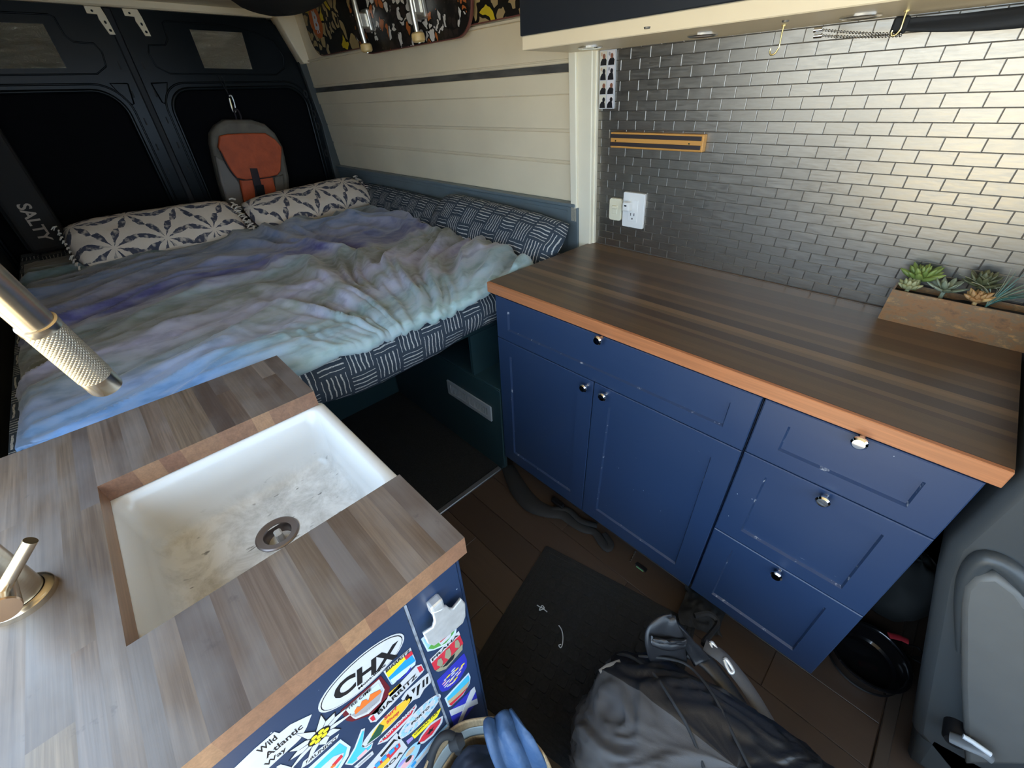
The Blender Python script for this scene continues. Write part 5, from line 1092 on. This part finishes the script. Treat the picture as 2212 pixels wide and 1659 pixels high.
# --- black travel backpack in the foreground
bg_ = thing('travel_backpack', 'black nylon travel backpack lying on the mat', 'backpack', (1.05, -0.42, 0))
D1 = Vector((0.80, -0.02, 0)).normalized()
PC = Vector((1.145, -0.432, 0.185))
def packf(u, v):
    a = 2 * PI * u; t = PI * (v - 0.5); ce, se = math.cos(t), math.sin(t)
    def sp(x, e): return math.copysign(abs(x) ** e, x)
    x = sp(ce, 0.55) * sp(math.cos(a), 0.7); y = sp(ce, 0.55) * sp(math.sin(a), 0.7); z = sp(se, 0.75)
    n = mnoise.noise(Vector((x * 2.2 + 3, y * 2.2, z * 2.5)))
    k = x * 0.9 - y * 0.5 + 0.4 * n; cr = 1 + 0.045 * n
    cr += 0.075 * ridge(mnoise.noise(Vector((k * 2.6, y * 1.2 + z * 0.8, 3)))) * max(0.15, 0.5 - 0.8 * y) + 0.035 * ridge(mnoise.noise(Vector((k * 6, y * 2.5 + z * 2, 9)))) + 0.012 * ridge(mnoise.noise(Vector((x * 9, y * 9, z * 7 + 4))))
    p = Vector((x * 0.29 * cr, y * 0.160 * cr * (1 - 0.10 * x), z * 0.158 * cr * (1 - 0.05 * x)))
    ang = math.radians(14); return PC + Vector((p.x * math.cos(ang) - p.y * math.sin(ang), p.x * math.sin(ang) + p.y * math.cos(ang), p.z))
NU = 128
body = grid('body', NU, 80, packf, MAT['pack'], bg_, True, closed_u=True)
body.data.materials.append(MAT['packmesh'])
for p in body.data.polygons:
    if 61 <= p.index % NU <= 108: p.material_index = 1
def ribbon(name, A_, B_, mat, th=0.006, n=14, m=10, wob=0.006, seed=0):
    """cloth strip between two edge curves A_ and B_ (lists of points)"""
    a_, _ = spline(A_, 0.01, n // (len(A_) - 1) + 1); b_, _ = spline(B_, 0.01, n // (len(B_) - 1) + 1); N = len(a_)
    def f(u, v):
        i = u * (N - 1); q = min(int(i), N - 2); w = i - q; p = a_[q].lerp(a_[q + 1], w).lerp(b_[q].lerp(b_[q + 1], w), v)
        return p + Vector((0, 0, wob * mnoise.noise(Vector((u * 4, v * 3, seed)))))
    return grid(name, N, m, f, mat, bg_, True, solid=th)
def onpack(u, v, out=0.004):
    q = packf(u, v); return q + (q - PC).normalized() * out
for va, vb, nm in ((0.60, 0.97, 'seam'), (0.52, 0.90, 'seam')):
    pass
from mathutils.bvhtree import BVHTree
_bv = BVHTree.FromPolygons([v.co.copy() for v in body.data.vertices], [tuple(p.vertices) for p in body.data.polygons])
def surf(px, py, z): return zp(px, py, z)
def skin(px, py, z, out=0.001):
    h = _bv.ray_cast(CAM, ray(px, py).normalized()); return h[0] + h[1] * out if h[0] is not None else zp(px, py, z)
tube('zip_seam', [skin(a, b, z) for a, b, z in ((1310, 1432, 0.31), (1340, 1415, 0.335), (1372, 1425, 0.345), (1415, 1460, 0.352), (1455, 1520, 0.355), (1490, 1580, 0.357), (1520, 1659, 0.357))], 0.0038, MAT['blackfabric'], bg_, n=8, flat=0.7)
tube('zip_seam', [skin(a, b, z) for a, b, z in ((1380, 1418, 0.335), (1440, 1422, 0.335), (1490, 1440, 0.32), (1540, 1500, 0.31), (1580, 1580, 0.30), (1620, 1659, 0.29))], 0.0032, MAT['blackfabric'], bg_, n=8, flat=0.7)
S3 = lambda *l: [surf(a, b, z) for a, b, z in l]
ribbon('roll_top', S3((1402, 1425, 0.32), (1392, 1385, 0.36), (1398, 1352, 0.39), (1425, 1330, 0.405), (1448, 1328, 0.40)), S3((1482, 1425, 0.31), (1476, 1392, 0.345), (1474, 1368, 0.37), (1462, 1345, 0.39), (1455, 1335, 0.395)), MAT['pack'], 0.006, seed=2)
ribbon('roll_top', S3((1448, 1327, 0.402), (1475, 1355, 0.375), (1505, 1390, 0.33), (1530, 1420, 0.29)), S3((1440, 1335, 0.375), (1462, 1375, 0.345), (1484, 1410, 0.31), (1500, 1440, 0.29)), MAT['pack'], 0.008, seed=5)
ribbon('roll_top_fold', S3((1402, 1372, 0.385), (1440, 1380, 0.38), (1478, 1378, 0.365)), S3((1404, 1384, 0.375), (1440, 1398, 0.365), (1478, 1392, 0.352)), MAT['pack'], 0.010, seed=7)
for dxx, rr, mm in ((0, 0.020, 'pack'), (34, 0.017, 'packmesh')):
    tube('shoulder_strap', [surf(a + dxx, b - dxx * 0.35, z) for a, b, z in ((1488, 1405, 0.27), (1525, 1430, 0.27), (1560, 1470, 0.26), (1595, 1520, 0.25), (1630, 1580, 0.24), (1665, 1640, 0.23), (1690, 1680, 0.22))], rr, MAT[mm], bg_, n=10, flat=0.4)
tube('label_tag', [skin(1296, 1452, 0.315), skin(1312, 1440, 0.325), skin(1340, 1430, 0.338)], 0.005, plain('grey_tag', (0.16, 0.15, 0.14), 0.6), bg_, n=6, flat=0.35)
for a, b in ((1538, 1388), (1568, 1424)):
    q = surf(a, b, 0.275); d_ = (surf(a + 16, b + 26, 0.27) - q); s_ = d_.cross(Vector((0, 0, 1))).normalized() * 0.009
    tube('strap_hook', [q + s_ * 0.6, q, q + d_ * 0.5 - s_ * 0.2, q + d_, q + d_ + s_, q + d_ * 0.5 + s_, q + s_ * 0.6], 0.0042, MAT['steel'], bg_, n=8)
tube('black_cord', [surf(a, b, z) for a, b, z in ((1500, 1330, 0.10), (1530, 1325, 0.10), (1550, 1345, 0.09), (1535, 1370, 0.12), (1520, 1390, 0.18), (1540, 1400, 0.22))], 0.008, MAT['blackfabric'], bg_, n=6)
fz = grid('black_scarf', 30, 20, lambda u, v: (lambda q: q + Vector((0, 0, 0.02 + 0.022 * abs(mnoise.noise(Vector((u * 5, v * 5, 2)))) + 0.02 * math.sin(PI * u) * math.sin(PI * v))))(zp(lerp(1470, 1560, u) + 8 * math.sin(v * 6), lerp(1275, 1370, v) + 30 * (u - 0.5), 0.0)), MAT['blackfabric'], None, True)
tag(fz, 'crumpled black cloth by the bottom of the drawers', 'cloth')

# --- woven tote with clothes
TC = Vector((0.848, -0.800, 0))
tt = thing('tote_bag', 'woven jute tote with a black rope handle standing by the stickered cabinet', 'bag', TC)
def totef(z0, z1, o=0.0):
    def f(u, v):
        a = 2 * PI * u; z = lerp(z0, z1, v); r = 0.128 + 0.012 * (z / 0.34) + 0.006 * mnoise.noise(Vector((math.cos(a) * 2, math.sin(a) * 2, z * 6))) + o
        zz = z + 0.012 * math.sin(2 * a + 0.5) * (z / 0.34); return TC + Vector((r * math.cos(a), r * 0.92 * math.sin(a), zz))
    return f
grid('wall', 64, 12, totef(0.0, 0.25), MAT['jute'], tt, True, closed_u=True, solid=0.004)
grid('blue_band', 64, 6, totef(0.25, 0.305), MAT['paleblue'], tt, True, closed_u=True, solid=0.004)
grid('top_band', 64, 6, totef(0.305, 0.345), MAT['jute'], tt, True, closed_u=True, solid=0.004)
shape('bottom', [ell(TC.x, TC.y, 0.126, 0.116, 40)], 0.004, MAT['jute'], tt, lambda p: Vector((p[0], p[1], 0.003 + p[2])))
tube('rope_handle', [zp(a, b, z) for a, b, z in ((990, 1622, 0.30), (985, 1600, 0.34), (972, 1588, 0.365), (955, 1592, 0.37), (940, 1612, 0.36), (930, 1640, 0.35), (922, 1680, 0.34))], 0.0085, MAT['blackfabric'], tt, n=10)
tube('handle_knot', [zp(975, 1610, 0.345), zp(990, 1602, 0.352), zp(1000, 1596, 0.35)], [0.012, 0.016, 0.011], MAT['blackfabric'], tt, n=10)
cl1 = grid('dark_clothes', 40, 24, lambda u, v: TC + Vector((0.116 * v * math.cos(2 * PI * u), 0.106 * v * math.sin(2 * PI * u), 0.285 - 0.03 * v * v + 0.028 * mnoise.noise(Vector((2.5 * v * math.cos(2 * PI * u), 2.5 * v * math.sin(2 * PI * u), 6))) + 0.012 * mnoise.noise(Vector((9 * v * math.cos(2 * PI * u), 9 * v * math.sin(2 * PI * u), 2))))), MAT['navycloth'], None, True, closed_u=True)
tag(cl1, 'dark navy clothes packed inside the woven tote', 'clothes')
def jack(u, v):
    a = zp(lerp(1050, 1105, u), lerp(1560, 1530, u), 0.36); b = zp(lerp(1085, 1190, u), lerp(1690, 1665, u), 0.30)
    m = zp(lerp(1048, 1150, u), lerp(1610, 1590, u), 0.375); p = a * (1 - v) ** 2 + m * 2 * v * (1 - v) + b * v * v
    return p + Vector((0, 0, 0.010 * mnoise.noise(Vector((u * 5, v * 2, 3))) + 0.008 * math.sin(u * 13 + v * 2)))
jk = grid('blue_jacket', 40, 30, jack, MAT['denim'], None, True, solid=0.006); tag(jk, 'blue jacket hanging out of the woven tote', 'jacket')

# --- bowl, clutter, seat at the cab end
bw = thing('pet_bowl', 'glossy black round bowl on the floor beside the drawers', 'bowl', (1.352, 0.205, 0))
M = Matrix.Translation((1.347, 0.212, 0.002)) @ Matrix.Scale(0.93, 4)
lathe('bowl', [(0, 0.004), (0.075, 0.004), (0.082, 0.010), (0.092, 0.050), (0.097, 0.056), (0.103, 0.057), (0.106, 0.053), (0.104, 0.047), (0.098, 0.02), (0.094, 0.0), (0, 0.0)], MAT['bowl'], bw, 48, M)
lathe('base_ring', [(0.094, -0.002), (0.098, 0.004), (0.094, 0.008)], MAT['blackplastic'], bw, 48, M)
cl2 = thing('loose_gear', 'dark gear with a red strap piled behind the bowl', 'gear', (1.42, 0.42, 0))
grid('bundle', 36, 20, lambda u, v: Vector((1.355, 0.46, 0.12)) + Vector((0.085 * math.cos(2 * PI * u) * math.sin(PI * v), 0.12 * math.sin(2 * PI * u) * math.sin(PI * v), 0.12 * math.cos(PI * v))) * (1 + 0.12 * mnoise.noise(Vector((u * 7, v * 7, 2)))), plain('charcoal_bundle', (0.02, 0.022, 0.022), 0.8), cl2, True, closed_u=True)
tube('red_strap', [zp(a, b, 0.10) for a, b in ((1920, 1372), (1945, 1378), (1962, 1386))], 0.009, MAT['red'], cl2, n=8, flat=0.4)
tube('cable', [zp(a, b, 0.03) for a, b in ((1960, 1392), (1985, 1400), (1992, 1420), (1965, 1418), (1990, 1432))], 0.003, MAT['blackplastic'], cl2, n=6)
YS = 0.0
def sp2(px, py, y=YS): q = yp(px, py, y); return (q.x, q.z)
se = thing('driver_seat', 'grey vinyl driver seat with a lighter inset panel', 'seat', (1.6, 0.1, 0))
prof = [sp2(*a) for a in ((1992, 1600), (2012, 1490), (2034, 1370), (2052, 1270))]
prof = [(max(x, 1.275), z) for x, z in prof] + [(1.278, 0.70), (1.282, 0.85), (1.29, 1.0)]
bx_ = prof[0][0]
top = [(1.33, 1.10), (1.42, 1.12), (1.50, 1.02), (bx_ + 0.19, 0.42), (bx_ + 0.20, 0.22), (bx_ + 0.10, 0.08)]
sfn = lambda p: Vector((p[0], YS + 0.27 + p[2], p[1]))
shape('backrest', [prof + top], 0.46, MAT['seat'], se, sfn, bev=0.022)
ins = [sp2(*a) for a in ((2092, 1310), (2098, 1272), (2118, 1253), (2150, 1252), (2190, 1282), (2230, 1340), (2262, 1500), (2262, 1640), (2098, 1640), (2091, 1480))]
shape('inset_panel', [ins], 0.014, MAT['seatin'], se, lambda p: Vector((p[0], YS + 0.012 - p[2], p[1])), bev=0.010, smooth=True)
ring = [sp2(*a) for a in ((2070, 1420), (2074, 1330), (2086, 1270), (2106, 1234), (2136, 1218), (2180, 1240), (2230, 1290))]
tube('piping', [Vector((x, YS + 0.014, z)) for x, z in ring], [0.004, 0.010, 0.014, 0.016, 0.017, 0.017, 0.017], MAT['seat'], se, n=12)
cush = [(bx_ + 0.02, 0.15), (bx_ + 0.04, 0.04), (bx_ + 0.62, 0.04), (bx_ + 0.66, 0.16), (bx_ + 0.60, 0.22), (bx_ + 0.20, 0.20)]
shape('seat_cushion', [cush], 0.46, MAT['seat'], se, sfn, bev=0.022)
box('seat_base', bx_ + 0.08, bx_ + 0.5, YS + 0.08, YS + 0.44, 0.0, 0.06, MAT['blackplastic'], se, bev=0.01)
q = yp(2062, 1600, YS - 0.02)
lathe('recline_pivot', [(0, -0.012), (0.016, -0.012), (0.02, -0.006), (0.02, 0.05)], MAT['blackplastic'], se, 20, axis(Vector((q.x, YS - 0.012, q.z)), (0, 1, 0)))
tube('recline_lever', [yp(a, b, YS - 0.03) for a, b in ((2052, 1592), (2085, 1606), (2120, 1622), (2142, 1640))], [0.012, 0.014, 0.013, 0.010], plain('worn_lever', (0.12, 0.13, 0.14), 0.4), se, n=10, flat=0.6)
tube('lever_edge', [yp(a, b, YS - 0.04) for a, b in ((2080, 1590), (2100, 1602), (2140, 1630))], 0.005, plain('bare_lever_edge', (0.5, 0.53, 0.56), 0.35), se, n=8)
